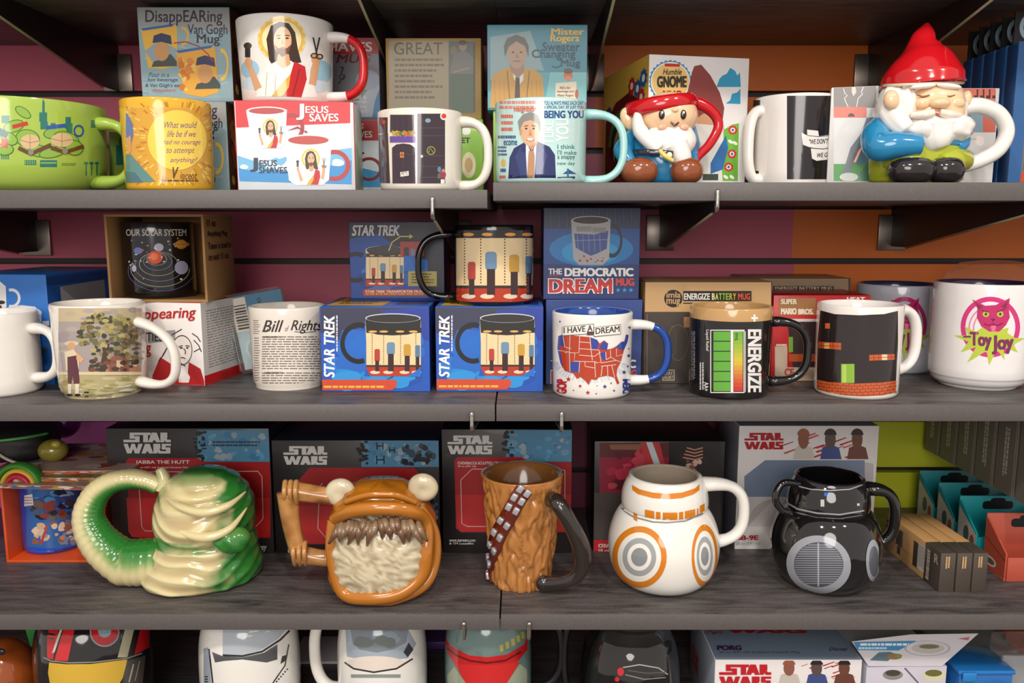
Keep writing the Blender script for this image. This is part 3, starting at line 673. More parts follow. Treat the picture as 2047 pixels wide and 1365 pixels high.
c.ell(636, 488, 30, 38, 'cf6a4a'); c.ell(636, 462, 30, 18, '5d4a3c'); c.poly([(555, 540), (690, 530), (690, 700), (552, 700)], 'ece0c4'); c.ell(692, 610, 12, 30, 'c2503c'); c.ell(636, 510, 22, 14, 'dd8a66')
c.build('printed_picture', b8.root, b8.front)
c = Cv(Z3); c.text('Mister', 525, 185, 742, 228, 'e0b84a', bold=.03); c.text('Rogers', 520, 226, 708, 285, 'e0b84a', bold=.03); c.text('Sweater', 468, 275, 712, 332, '1c3c56', bold=.01); c.text('Changing', 400, 322, 684, 392, '1c3c56', bold=.01); c.text('Mug', 588, 386, 714, 446, '1c3c56', bold=.01); c.line([(530, 430), (560, 440), (590, 425)], 4, '1c3c56')
for i, t in enumerate(('Add a hot', 'beverage and', 'Mister Rogers')): c.text(t, 566 if i else 580, 560 + i * 26, 672 if i else 650, 578 + i * 26, '7a4a3c', bold=.01)
c.build('title_lettering', b8.root, b8.front)
# aqua quotation mug
m = mug('coffee_mug', 'pale aqua mug printed with a smiling man in a navy suit and quotations', 1081, 91, 193, .902, S1R, GL('bfe0dc'), GL('bfe0dc'), GL('a8dcd8'), -5, (.04, .86), 74, 8, bot=.99, hfl=.6)
c = Cv(Z3); c.rect(440, 640, 478, 1180, 'cfe8e4'); suit_man(c.sub(240, 735, 560, 1172))
c.bars(190, 655, 430, 720, 2, 'd98a7a', 3, .6, .05); c.text('neighbor', 285, 690, 430, 736, 'd86a58', bold=.02); c.bars(200, 745, 290, 870, 3, 'd0604c', 5, .55, .2); c.bars(180, 880, 306, 905, 1, '2c5a8a', 6, .8, .1); c.text('ecome', 218, 912, 306, 944, '2c5a8a', bold=.02); c.bars(180, 950, 240, 1020, 3, '2c5a8a', 7, .6, .2)
c.ell(215, 1060, 16, 26, 'd9b85a'); c.rect(195, 1095, 232, 1118, '2c5a8a'); c.bars(190, 1140, 232, 1165, 1, 'c94a3a', 3, .8)
c.text('YOU ALWAYS MAKE EACH DAY', 478, 655, 735, 682, '1f5a92', bold=.02); c.text('A SPECIAL DAY. BY JUST YOU', 478, 686, 735, 712, '1f5a92', bold=.02); c.text('BEING YOU', 480, 718, 738, 768, '164c88', bold=.04)
c.text('I LIKE', 482, 785, 540, 925, 'f0f6f4', rot=90, bold=.03); c.text('YOU', 555, 770, 640, 920, 'e8f2f0', rot=90, bold=.03); c.text('just the way', 650, 780, 690, 925, 'e0eeea', rot=90)
for i, t in enumerate(('I think', "I'll make", 'a snappy', 'new day')): c.text(t, 566, 938 + i * 37, 680 if i != 1 else 690, 968 + i * 37, '2c7a74' if i != 2 else '1f5a5a', bold=.01)
c.poly([(600, 1130), (640, 1100), (690, 1130)], '1c4c80'); c.poly([(565, 1170), (565, 1150), (680, 1145), (680, 1170), (665, 1170), (660, 1155), (590, 1155), (585, 1170)], '1c3c56'); c.rect(628, 1095, 640, 1150, '2c6aa0')
mprint(m, c)
# gnome box
X0 = xat(1295, .962, S1R + .07); H = zat(108, .962) - S1R
t = thing('mug_box', 'white and yellow gnome mug box turned at an angle behind the small gnome mug', 'box', (0, 0, 0), R_(12))
Wd, Dp = .122, .165
t.location = Vector((X0, .962, S1R)) + Matrix.Rotation(R_(12), 3, 'Z') @ Vector((Wd / 2, Dp / 2, 0))
box('carton', -Wd/2, -Dp/2, 0, Wd/2, Dp/2, H, [fl('ece8e6'), fl('e3b04a')], t, .0009, (0, 0, 0, 1, 0, 0))
fm = plane_map(t, (0, -Dp/2, 0), (0, -1, 0), (-Wd/2 + .0006, Wd/2 - .0006, .0006, H - .0006)); c = Cv(Z3)
c.poly([(1620, 510), (1640, 490), (1665, 480), (1690, 440), (1720, 460), (1735, 490), (1752, 470), (1758, 565), (1600, 565)], '2a96c0'); c.poly([(1660, 672), (1690, 650), (1700, 610), (1735, 600), (1755, 575), (1755, 676)], '2a96c0')
c.poly([(1640, 1175), (1620, 860), (1700, 810), (1745, 800), (1738, 1175)], '6db43c')
for x, y in ((1705, 845), (1700, 1000), (1678, 1085)): c.star(x, y, 34, 'c8261e', 10, .75); c.star(x, y, 20, 'f4efe8', 8, .6); c.ell(x, y, 8, 9, '2a5a9a')
for x, y in ((1690, 920), (1720, 930), (1660, 1150), (1700, 1150)): c.ell(x, y, 18, 10, 'eef2e6', rot=.6)
c.star(1300, 530, 142, '2c8ac0', 28, .93); c.ell(1300, 530, 122, 122, 'f0c878', 36); c.ring(1300, 530, 128, 128, .94, 'f4efe8')
c.poly([(1262, 412), (1360, 416), (1362, 434), (1264, 432)], 'c8261e'); c.poly([(1440, 470), (1455, 430), (1500, 420), (1560, 490), (1620, 600), (1650, 700), (1640, 780), (1430, 760), (1410, 600)], '8a3a34')
c.ell(1550, 850, 100, 120, 'd9a074'); c.poly([(1440, 800), (1640, 820), (1650, 980), (1600, 1130), (1500, 1150), (1440, 1000)], 'e8e2da'); c.poly([(1560, 1060), (1660, 880), (1675, 960), (1640, 1100), (1560, 1130)], '2a6aa8'); c.rect(1510, 1130, 1610, 1170, '3a4a3c')
c.build('printed_picture', t, fm)
c = Cv(Z3); c.text('Humble', 1250, 448, 1372, 486, '2c241c', shear=.3, bold=.01); c.text('GNOME', 1212, 494, 1404, 568, '2c241c', bold=.05); c.text('MUG', 1250, 588, 1370, 640, 'b8261e', bold=.04); c.build('title_lettering', t, fm)
c = Cv(); c.rect(0, 0, 100, 100, 'e3b04a'); c.poly([(6, 100), (6, 40), (30, 26), (60, 22), (90, 34), (94, 100)], '6d1c18'); c.ell(50, 62, 36, 30, '3a7a34', a0=180, a1=360); c.ell(50, 62, 30, 24, '2a221c'); c.ell(50, 66, 24, 20, 'b8a878'); c.text('Humble', 34, 56, 68, 66, '2a221c', shear=.3); c.text('MUG', 30, 70, 72, 90, '2a221c', bold=.04)
for x, y, cl in ((78, 22, '2c5a9a'), (86, 30, 'c8261e'), (66, 18, 'c8261e'), (90, 16, '2c5a9a'), (14, 34, '2c3a6a')): c.star(x, y, 8, cl, 9, .75); c.ell(x, y, 3, 3, 'f4efe8')
c.build('printed_side', t, unit_map((-Wd/2, Dp/2, H), (0, -Dp, 0), (0, 0, -H), (-1, 0, 0)))
# ================================================================ sculpting helpers in the frame of one object
class Sc:
    """a sculpted piece whose parts are placed by what the photo shows, at a true depth around (cx, Yc)"""
    def __init__(s, name, label, cat, cx, Yc, base, group=None, zmid=.06):
        s.Yc = Yc; s.base = base; s.sc = zc(Yc, base + zmid) / FPX
        s.root = thing(name, label, cat, (xat(cx, Yc, base + zmid), Yc, base), 0, group)
        s.org = Vector(s.root.location)
    def L(s, px, py, d=0):
        v = P(px, py, s.Yc + d * s.sc) - s.org; v.z = max(v.z, .0004); return v
    def blob(s, name, px, py, rx, rz, ry, d, mat, **k):
        c = P(px, py, s.Yc + d * s.sc) - s.org
        return s.ground(blob(name, c, (rx * s.sc, ry * s.sc, rz * s.sc), mat, s.root, **k))
    def ground(s, o):
        for v in o.data.vertices:
            if v.co.z < .0004: v.co.z = .0004
        return o
    def tube(s, name, pts, rad, mat, n=7, **k):
        ps = spline([s.L(*p) for p in pts], n)
        if isinstance(rad, (list, tuple)):
            m = len(ps) - 1; rr = []
            for i in range(m + 1):
                t = i / m * (len(rad) - 1); a = int(min(t, len(rad) - 2)); f = t - a; rr.append((rad[a] * (1 - f) + rad[a + 1] * f) * s.sc)
        else: rr = rad * s.sc
        for i, p in enumerate(ps): p.z = max(p.z, (rr[i] if isinstance(rr, list) else rr) * .96)
        return s.ground(tube(name, ps, rr, mat, s.root, **k))
def fbm(u, f=3, o=3, off=0):
    return noise.fractal(Vector((u.x * f + off, u.y * f, u.z * f)), 1, 2, o)
def ridges(u, f, amp, ax=0):
    return amp * sin(f * (u.x if ax == 0 else u.z) + 4 * noise.noise(u * 2.2))
# ---------------------------------------------------------------- small gnome mug
SKIN = GL('f0c9a0'); WHT = GL('f0ebe4'); BLU = GL('2584b4'); RDG = GL('c4121c'); BRN = GL('8d4a28')
g = Sc('gnome_mug', 'small gnome mug with wide red hat brim, brown shoes and red handle', 'mug', 1325, .928, S1R)
lathe('body', [(0, .0004), (.030, .0004), (.040, .006), (.043, .022), (.041, .045), (.037, .06), (.033, .075), (.033, .088), (0, .088)], BLU, g.root, 64, rf=lambda a, z: (1 + .02 * sin(6 * a + z * 90)) * (1 - .34 * abs(cos(a))))
g.blob('face', 1336, 232, 58, 46, 46, -18, SKIN)
g.blob('ear', 1258, 238, 17, 24, 9, -14, SKIN, rot=(0, R_(-28), 0)); 
prof = [(.028, .076), (.038, .0765), (.0412, .0795), (.0408, .086), (.0392, .090), (.0375, .0925), (.0355, .0915), (.034, .080), (0, .078)]
bm = bmesh.new(); bm_lathe(bm, prof, 64, rf=lambda a, z: 1 + .012 * sin(3 * a + 1))
for v in bm.verts: v.co.z += .13 * v.co.x; v.co.y *= .86; v.co.x -= .003
finish(bm, 'hat', [RDG], g.root)
bm = None
g.blob('beard', 1337, 285, 52, 46, 30, -32, WHT, disp=lambda u: 1 - .25 * max(0, -u.z) * abs(u.x) + .04 * u.x)
g.tube('beard_tip', [(1352, 290, -50), (1362, 318, -54), (1352, 336, -50), (1340, 330, -46)], [24, 20, 12, 4], WHT)
g.tube('moustache', [(1274, 226, -36), (1280, 262, -50), (1316, 300, -58)], [7, 15, 14], WHT)
g.blob('nose', 1349, 220, 7, 5, 6, -62, SKIN)
for x in (1323, 1366):
    e = g.blob('eye', x, 229, 6, 9, 3, -61, GL('2c1c18')); h = blob('eye_glint', e.data and (P(x + 1, 225, g.Yc - 64.5 * g.sc) - g.org), (2 * g.sc, 1 * g.sc, 2.4 * g.sc), GL('ffffff'), g.root, sub=2)
g.tube('mouth', [(1341, 243, -62), (1349, 250, -63), (1357, 244, -62)], [1.3, 2.4, 1.3], GL('5a2420'), seg=8)
for x in (1324, 1368): g.blob('cheek', x, 254, 9, 6, 3, -56, GL('eaa98a'))
g.tube('belt', [(1248, 304, -20), (1285, 304, -66), (1325, 306, -74), (1345, 308, -74)], [5, 6, 6, 6], GL('1f2438'), flat=.5)
g.tube('sleeve', [(1262, 270, -10), (1246, 300, -34), (1262, 330, -52)], [14, 20, 12], BLU)
for x in (1325, 1338): g.blob('button', x, 310, 6, 6, 4, -76, GL('f2e6c8'), sub=2)
g.tube('belt_tip', [(1318, 300, -76), (1330, 312, -80), (1346, 322, -78)], [4, 5, 4], GL('e8cf6a'), seg=8)
for x, rx in ((1278, 36), (1372, 32)):
    c0 = P(x, 348, g.Yc - 54 * g.sc) - g.org
    blob('shoe', (c0.x, c0.y, .0135), (rx * g.sc, 30 * g.sc, .0135), BRN, g.root, disp=lambda u: 1 + .1 * max(0, u.z) * (1 - abs(u.x)), sq=2.3)
g.tube('handle', [(1362, 205, 0), (1395, 207, 0), (1425, 225, 0), (1436, 252, 0), (1420, 286, -4), (1396, 312, -8), (1388, 326, -10)], [16, 13, 11, 10, 9.5, 8.5, 7], RDG)
g.tube('handle_curl', [(1388, 326, -10), (1390, 338, -10), (1398, 340, -12), (1399, 333, -14)], [7, 6, 5, 3], RDG)
# white mug with black band, card behind
m = mug('coffee_mug', 'white mug with a wide black band and ribbon banner, handle on its left', 1590, 85, 184, .99, S1R, GL('efe9e2'), GL('efe9e2'), GL('efe9e2'), 196, (.08, .84), 22, 10, hfl=.6, bot=.97)
c = Cv(Z4); c.rect(368, 622, 700, 1165, '231f20'); c.rect(145, 650, 195, 740, '2c2626'); c.rect(150, 1110, 185, 1168, '231f20')
c.poly([(462, 862), (500, 880), (498, 842), (570, 850), (575, 885), (690, 870), (690, 950), (560, 962), (510, 955), (472, 940)], 'e9e4df'); c.poly([(522, 960), (690, 955), (690, 1030), (560, 1045), (530, 1030)], 'e9e4df'); c.line([(500, 880), (570, 888), (690, 876)], 4, '231f20'); c.line([(522, 962), (600, 968), (690, 955)], 5, '231f20')
c.text("\"WE DON'T MAK", 512, 905, 690, 938, '2a2430', shear=.2, bold=.02, skew=-8); c.text('WE GIVE A', 562, 995, 690, 1024, '2a2430', shear=.2, bold=.02, skew=-8); mprint(m, c)
fl2 = fl
b = carton('card_box', 'tall printed card box with grey suit collar and shark tie, left of the big gnome', 1666, 1752, 171, .928, S1R, .02, fl('dcdad8'), None, -R_(16), 'shark tie boxes')
def shark(z, b, wide):
    c = Cv(z); c.rect(665, 560, 972, 700, '8a8784'); c.rect(665, 695, 885, 765, 'e07a68'); c.rect(665, 765, 972, 1070, 'dcdcdc'); c.rect(665, 1065, 972, 1175, '4d9a4c'); c.ell(785, 758, 22, 22, '4a3a3c', a0=180, a1=360)
    c.poly([(790, 560), (812, 560), (818, 600), (800, 625), (788, 600)], 'e7d3c4'); c.line([(735, 575), (745, 610), (760, 620), (740, 640), (765, 695)], 5, 'eceae6'); c.line([(865, 565), (850, 600), (860, 610), (830, 640), (820, 695)], 5, 'eceae6')
    c.poly([(885, 765), (972, 760), (972, 1065), (770, 1065), (790, 1000), (840, 900)], '5a7c90'); c.poly([(725, 1140), (780, 960), (840, 880), (890, 800), (910, 800), (860, 900), (800, 1000), (775, 1140)], '77838c')
    c.poly([(790, 1060), (820, 980), (860, 930), (850, 990), (810, 1065)], 'c4503c'); c.poly([(800, 1055), (830, 985), (856, 950), (845, 985), (815, 1055)], 'f1ece6'); c.ell(770, 1150, 60, 28, 'dfe6de'); c.rect(905, 1065, 940, 1170, 'c9a24a'); c.poly([(840, 1120), (900, 1050), (972, 1060), (972, 1175), (850, 1175)], '3f7a5c')
    return c
shark(Z4, b, 0).build('printed_front', b.root, b.front, clip=(1666.5, 171.5, 1751.5, 362))
b = carton('card_box', 'printed card box with salmon stripes behind the white gnome handle', 1908, 1991, 176, .965, S1R, .05, fl('d8d6d4'), None, 0, 'shark tie boxes')
c = Cv(Z4); c.rect(1450, 575, 1745, 700, 'd8705f'); c.rect(1450, 700, 1745, 860, '5a7c90'); c.rect(1560, 720, 1640, 860, '7d98a6'); c.rect(1640, 700, 1720, 860, 'c4604f'); c.rect(1450, 860, 1720, 1168, 'cfcdcb')
for x in (1600, 1640, 1680, 1720): c.rect(x, 580, x + 10, 640, '4a2c30'); c.rect(x - 18, 620, x, 640, '4a2c30')
c.ell(1620, 915, 30, 34, 'e2d6d2'); c.rect(1545, 900, 1600, 908, 'b5b1ae'); c.build('printed_front', b.root, b.front, clip=(1909, 177, 1990, 362))
# ---------------------------------------------------------------- big gnome mug
LIM = GL('a9b12c'); BT = GL('231c1e')
g = Sc('gnome_mug', 'big gnome mug with tall pointed red hat, white beard and white handle', 'mug', 1838, .905, S1R)
lathe('body', [(0, .0004), (.044, .0004), (.051, .005), (.053, .02), (.052, .036), (.050, .05), (.044, .08), (.034, .096), (0, .1)], LIM, g.root, 72, rf=lambda a, z: (1 + .015 * cos(2 * a)) * (1 - .32 * abs(cos(a))))
lathe('coat', [(.0515, .038), (.0545, .040), (.0535, .055), (.045, .078), (.036, .088), (0, .09)], BLU, g.root, 72, rf=lambda a, z: 1 - .32 * abs(cos(a)))
g.blob('head', 1845, 225, 82, 78, 62, 8, WHT, disp=lambda u: 1 + .03 * sin(14 * u.x + 6 * u.z))
g.blob('face', 1866, 217, 57, 52, 44, -26, SKIN, sq=2.4)
for x, s_ in ((1782, -1), (1930, 1)): g.blob('ear', x, 200, 11 if s_ > 0 else 15, 19, 12, -4 if s_ > 0 else -62, SKIN, rot=(0, R_(10 * s_), 0))
def brd(u): return 1 + .06 * sin(13 * u.x + 5 * noise.noise(u * 2)) - .35 * max(0, -u.z) ** 2 * abs(u.x)
g.blob('beard', 1868, 260, 76, 38, 46, -36, WHT, disp=brd)
g.tube('beard_tip', [(1868, 262, -44), (1872, 285, -52), (1876, 298, -54)], [44, 34, 20], WHT, seg=24, wob=lambda i, a: 1 + .05 * sin(9 * a))
g.tube('sideburn', [(1786, 184, -26), (1782, 225, -38), (1812, 262, -58)], [22, 28, 18], WHT, seg=20, wob=lambda i, a: 1 + .09 * sin(7 * a + i * .2))
g.blob('hair', 1808, 212, 22, 38, 24, -40, WHT, disp=lambda u: 1 + .05 * sin(12 * u.x + 3 * u.z))
g.tube('sideburn', [(1920, 190, -22), (1922, 225, -30), (1912, 258, -48)], [7, 10, 16], WHT, seg=20, wob=lambda i, a: 1 + .05 * sin(7 * a))
for x0, x1, x2, s_ in ((1820, 1850, 1868, 1), (1920, 1898, 1880, 1)): g.tube('moustache', [(x0, 230, -64), (x1, 229, -74), (x2, 224, -78)], [5, 9, 6], GL('eee2d2'))
g.blob('nose', 1879, 206, 20, 11, 14, -72, SKIN)
for x in (1846, 1910): g.blob('cheek', x, 206, 18, 13, 13, -58, SKIN)
for x in (1846, 1897): g.tube('eyelid', [(x - 12, 190, -64), (x, 193, -68), (x + 12, 190, -66)], [1.2, 2, 1.2], GL('8a5a3c'), seg=8); g.blob('eyebrow', x, 172, 24, 5.5, 7, -64, WHT, rot=(0, R_(-6 if x < 1870 else 6), 0))
g.tube('mouth', [(1862, 222, -72), (1880, 227, -75), (1896, 222, -72)], [1.5, 4.5, 1.5], GL('c9705a'), seg=8)
# hat: bent cone
ctr = [(1846, 170, 4), (1846, 150, 4), (1847, 118, 6), (1846, 96, 8), (1846, 80, 8), (1850, 64, 8), (1853, 52, 8), (1855, 46, 8)]
rr = [81, 76, 56, 36, 25, 18, 9, 2]
g.tube('hat', ctr, rr, RDG, seg=40, flat=.86, up=Vector((0, 1, 0)), wob=lambda i, a: 1 + .03 * sin(3 * a + i * .25))
ring = [(1846 + 80 * cos(t) , 168 - (3.2 * cos(t)), 4 + 69 * sin(t)) for t in [2 * pi * k / 36 for k in range(37)]]
g.tube('hat_brim', ring, 3.2, GL('d8c9ac'), n=1, seg=8, up=Vector((0, 0, 1)))
g.tube('sleeve', [(1768, 236, -16), (1752, 268, -34), (1758, 292, -52), (1790, 290, -66), (1840, 290, -72)], [12, 28, 30, 26, 19], BLU, seg=24, up=Vector((0, 1, 0)))
g.tube('sleeve', [(1926, 262, -14), (1922, 285, -36), (1912, 296, -46)], [10, 16, 13], BLU)
for x, rx in ((1822, 44), (1888, 34)):
    c0 = P(x, 345, g.Yc - 66 * g.sc) - g.org
    blob('boot', (c0.x, c0.y, .013), (rx * g.sc, 34 * g.sc, .0135), BT, g.root, sq=2.4, disp=lambda u: 1 + .03 * noise.noise(u * 5))
for x0, x1 in ((1780, 1835), (1925, 1880)): g.tube('trouser_leg', [(x0, 320, -26), ((x0 + x1) / 2, 322, -52), (x1, 330, -66)], [22, 26, 20], LIM, seg=20)
g.tube('handle', [(1918, 215, 4), (1958, 212, 4), (1996, 228, 4), (2012, 262, 4), (1996, 298, 4), (1960, 320, 4), (1916, 332, 2)], [17, 16.5, 15.5, 15, 15, 15, 16], WHT, seg=20)
# ---------------------------------------------------------------- blue hang packs, right end
for i in range(5):
    Y = 1.06 - i * .024; x = .553
    nm = ('rearmost', 'second from the back', 'middle one', 'second from the front', 'frontmost')[i]
    t = thing('toy_pack', 'blue packaged toy with black hang tab, %s in the right edge row' % nm, 'toy pack', (x + .06, Y, S1R), 0, 'blue hang packs')
    box('carton', -.06, -.0105, 0, .06, .0105, .158, [fl('2d5a92'), fl('244a7c')], t, .002, (0, 1, 0, 1, 0, 0))
    bm = bmesh.new(); bm_box(bm, -.058, .004, .157, -.024, .0055, .193); finish(bm, 'hang_tab', [PR('1a1718')], t, False)
    c = Cv(); c.ring(50, 45, 34, 40, .62, '9fb8c6', 20, 330); c.ell(56, 58, 22, 24, '6d93ad'); c.ell(58, 72, 14, 16, '1a1718'); c.build('tab_emblem', t, unit_map((-.058, .004, .193), (.034, 0, 0), (0, 0, -.036), (0, -1, 0)))
    c = Cv(); c.rect(0, 0, 100, 100, '2f6098'); c.rect(12, 30, 100, 96, '6b6a6c'); c.rect(12, 90, 100, 98, 'c4481c'); c.rect(12, 28, 40, 34, 'c4481c')
    for k in range(7): c.rect(14 + k * 13, 36 + (k % 3) * 6, 24 + k * 13, 88, ('4a4a4c', '8d8c8c', '5d5c5e')[k % 3])
    c.build('printed_front', t, unit_map((-.06, -.0105, .158), (.12, 0, 0), (0, 0, -.158), (0, -1, 0)))
# ================================================================ MIDDLE SHELF, left to right
m = mug('coffee_mug', 'plain white mug at the far left edge of the middle shelf', -6, 77, 632, .918, S2, GL('e9e3dc'), GL('e9e3dc'), GL('e9e3dc'), -4, (.18, .80), 49, 9, hfl=.6)
c = Cv(); c.ell(-8, 696, 7, 5, '3a3434'); mprint(m, c)
# blue box
Xc = xat(101, .955, S2 + .06); H = zat(549, .955) - S2
t = thing('mug_box', 'bright blue mug box with cup pictures behind the two leftmost mugs', 'box', (0, 0, 0), R_(-8))
t.location = Vector((Xc, .955, S2)) + Matrix.Rotation(R_(-8), 3, 'Z') @ Vector((-.06, .08, 0))
box('carton', -.06, -.08, 0, .06, .08, H, [fl('2a6fc0'), fl('1d55a4')], t, .0009, (0, 1, 0, 0, 0, 0))
fm = plane_map(t, (0, -.08, 0), (0, -1, 0), (-.0594, .0594, .0006, H - .0006)); c = Cv((0, 530, .21235))
c.poly([(-160, 150), (0, 152), (55, 200), (62, 400), (-120, 420)], 'e3e2e0'); c.ring(110, 310, 84, 92, .7, 'd9dbe2', -110, 110); c.ell(10, 350, 40, 18, '2c2626'); c.ell(0, 395, 18, 20, '4a2a2c')
c.poly([(60, 450), (60, 400), (200, 375), (330, 390), (390, 450), (390, 620), (340, 770), (60, 800)], 'cfd0d4'); c.ell(230, 450, 165, 60, 'dcdde0'); c.ell(260, 475, 110, 34, '5a3a3c'); c.rect(400, 525, 470, 568, 'cfd6e4')
c.poly([(300, 770), (400, 760), (460, 780), (380, 870), (300, 870)], '46607a'); c.bars(340, 1040, 420, 1060, 2, '9db8dc', 3); c.build('printed_front', t, fm)
c = Cv(); c.rect(0, 0, 100, 100, '1d55a4'); c.rect(0, 2, 100, 10, '17437f'); c.poly([(14, 12), (66, 10), (66, 80), (16, 84)], '8f8d90'); c.poly([(14, 12), (30, 26), (14, 34)], 'b3b0b2'); c.ring(40, 56, 26, 18, .8, '231f20', 180, 360); c.ell(40, 62, 20, 14, 'aaa7a8'); c.ring(78, 36, 14, 16, .6, '7d7c84', -110, 110); c.rect(90, 20, 100, 50, 'b9b6ae')
c.build('printed_side', t, unit_map((.06, -.08, H), (0, .16, 0), (0, 0, -H), (1, 0, 0)))
# landscape mug
m = mug('coffee_mug', 'cream mug with an old landscape painting of a big tree and a boy', 203, 86, 612, .912, S2, GL('ece5da'), GL('ece5da'), GL('ece5da'), -8, (.14, .80), 72, 8.5, profile=[(.80, 0), (.815, .012), (.83, .03), (.89, .06), (.925, .12), (1, .97)], hfl=.75, slant=-.012, hflat=1.4)
c = Cv(Z5); c.rect(345, 640, 842, 1180, 'a79a96'); c.rect(345, 640, 842, 720, 'c3b28e'); c.rect(345, 1035, 842, 1180, 'b3a878')
rg = random.Random(12)
for i in range(40): x, y = rg.uniform(350, 830), rg.uniform(650, 900); c.ell(x, y, rg.uniform(20, 50), rg.uniform(8, 18), rg.choice(['9c8f92', 'b0a39a', 'a4969c', 'b9aa90']))
for i in range(40): x, y = rg.uniform(370, 825), rg.uniform(1045, 1165); c.ell(x, y, rg.uniform(20, 55), rg.uniform(5, 12), rg.choice(['a39a64', 'bdb184', '98905c', 'c9bd92', 'a8945c']))
c.poly([(585, 1030), (610, 900), (600, 850), (650, 850), (640, 940), (660, 1030)], '4d3a2c'); c.poly([(640, 940), (700, 880), (790, 920), (830, 1000), (830, 1040), (620, 1040)], 'b07c62'); c.poly([(640, 950), (700, 905), (770, 960), (770, 1030), (650, 1030)], '8d5a48'); c.rect(690, 950, 730, 1010, 'd6b894'); c.rect(770, 940, 810, 985, 'e0d2b8')
for i in range(150):
    a = rg.random() * 2 * pi; r = math.sqrt(rg.random()); x = 640 + 170 * r * cos(a); y = 800 + 135 * r * sin(a)
    c.ell(x, y, rg.uniform(9, 24), rg.uniform(7, 15), rg.choice(['4d5236', '6d6c44', '8a8450', 'a89a5c', '3d4030', '75603c', 'b9a868']))
for i in range(46): x, y = rg.uniform(730, 832), rg.uniform(740, 960); c.ell(x, y, rg.uniform(9, 20), rg.uniform(7, 14), rg.choice(['5d5640', '7a6a48', '8d7c54', '6b4c3c']))
for i in range(26): x, y = rg.uniform(520, 830), rg.uniform(940, 1010); c.ell(x, y, rg.uniform(10, 24), rg.uniform(7, 14), rg.choice(['4a3a30', '5d4a38', '7a4a3c', '3d3a2c']))
c.rect(345, 1018, 842, 1036, 'd8c9a0'); c.ell(425, 850, 42, 14, 'd9c69a'); c.ell(425, 868, 24, 26, 'cf9f78'); c.poly([(385, 900), (440, 885), (470, 930), (470, 1000), (450, 1020), (395, 1010)], 'ddcfae'); c.poly([(402, 930), (455, 920), (468, 1010), (474, 1085), (440, 1090), (434, 1040), (425, 1090), (405, 1085)], '5d2a34'); c.poly([(455, 900), (500, 940), (485, 965), (455, 945)], 'd9a57c')
c.rect(405, 1090, 425, 1150, 'e6dcc4'); c.rect(448, 1090, 470, 1150, 'e6dcc4'); c.ell(414, 1155, 18, 8, '3a2a24'); c.ell(462, 1155, 18, 8, '3a2a24'); c.poly([(500, 1135), (528, 1135), (524, 1178), (504, 1178)], '2c2a28'); c.rect(345, 1168, 842, 1182, 'c9b070')
mprint(m, c)
# white and red box under the brown box
XR = xat(405, .948, S2 + .05); Hw = zat(606, .948) - S2
t = thing('mug_box', 'white and red box with red lettering and a sketched portrait, beneath the open brown box', 'box', (0, 0, 0), R_(-10))
t.location = Vector((XR, .948, S2)) + Matrix.Rotation(R_(-10), 3, 'Z') @ Vector((-.06, .065, 0)); wbx = t
box('carton', -.06, -.065, 0, .06, .065, Hw, [fl('ece6e2'), fl('b8141a')], t, .0009, (0, 0, 0, 0, 1, 0))
fm = plane_map(t, (0, -.065, 0), (0, -1, 0), (-.0594, .0594, .0006, Hw - .0006)); c = Cv(Z5)
c.poly([(500, 1085), (1215, 1080), (1222, 1128), (500, 1128)], 'd0161c'); c.poly([(905, 1040), (950, 930), (1060, 1000), (1060, 1085), (905, 1085)], 'b8262a'); c.poly([(1120, 960), (1190, 1000), (1215, 1085), (1110, 1085)], 'b8262a')
c.poly([(1050, 990), (1100, 1000), (1128, 1050), (1120, 1082), (1075, 1082)], 'f4efe8'); c.poly([(880, 780), (1040, 770), (1040, 830), (880, 850)], '9a9a9c'); c.text('TIES', 868, 785, 965, 838, '1c1a1c', bold=.01)
c.ell(1080, 890, 62, 90, 'f1e7e0'); c.ring(1080, 890, 62, 90, .93, '3a2c2c')
for x0, y0, x1, y1 in ((1010,830,960,930),(1150,830,1195,900),(1140,790,1190,840),(1020,800,1080,765),(1060,870,1085,865),(1100,865,1125,870),(1090,880,1100,915),(1060,935,1100,940),(990,880,940,960),(1150,900,1190,880),(1040,960,1100,985)): c.line([(x0, y0), ((x0 + x1) / 2 + 6, (y0 + y1) / 2 - 4), (x1, y1)], 6, '3a2c2c')
c.ell(1076, 876, 10, 5, '3a2c2c'); c.ell(1112, 876, 8, 5, '3a2c2c'); c.build('printed_picture', t, fm)
c = Cv(Z5); c.text('Disappearing', 700, 650, 1165, 735, 'b8262a', shear=.15, bold=.015, skew=-20); c.text('g', 868, 860, 898, 930, 'b8262a', bold=.015); c.build('title_lettering', t, fm)
c = Cv(); c.rect(0, 0, 100, 100, 'd9d2ce'); c.rect(0, 88, 100, 100, 'c4161c'); c.bars(8, 10, 90, 82, 22, '8d8684', 8, .4, .1); c.build('printed_side', t, unit_map((.06, -.065, Hw), (0, .13, 0), (0, 0, -Hw), (1, 0, 0)))
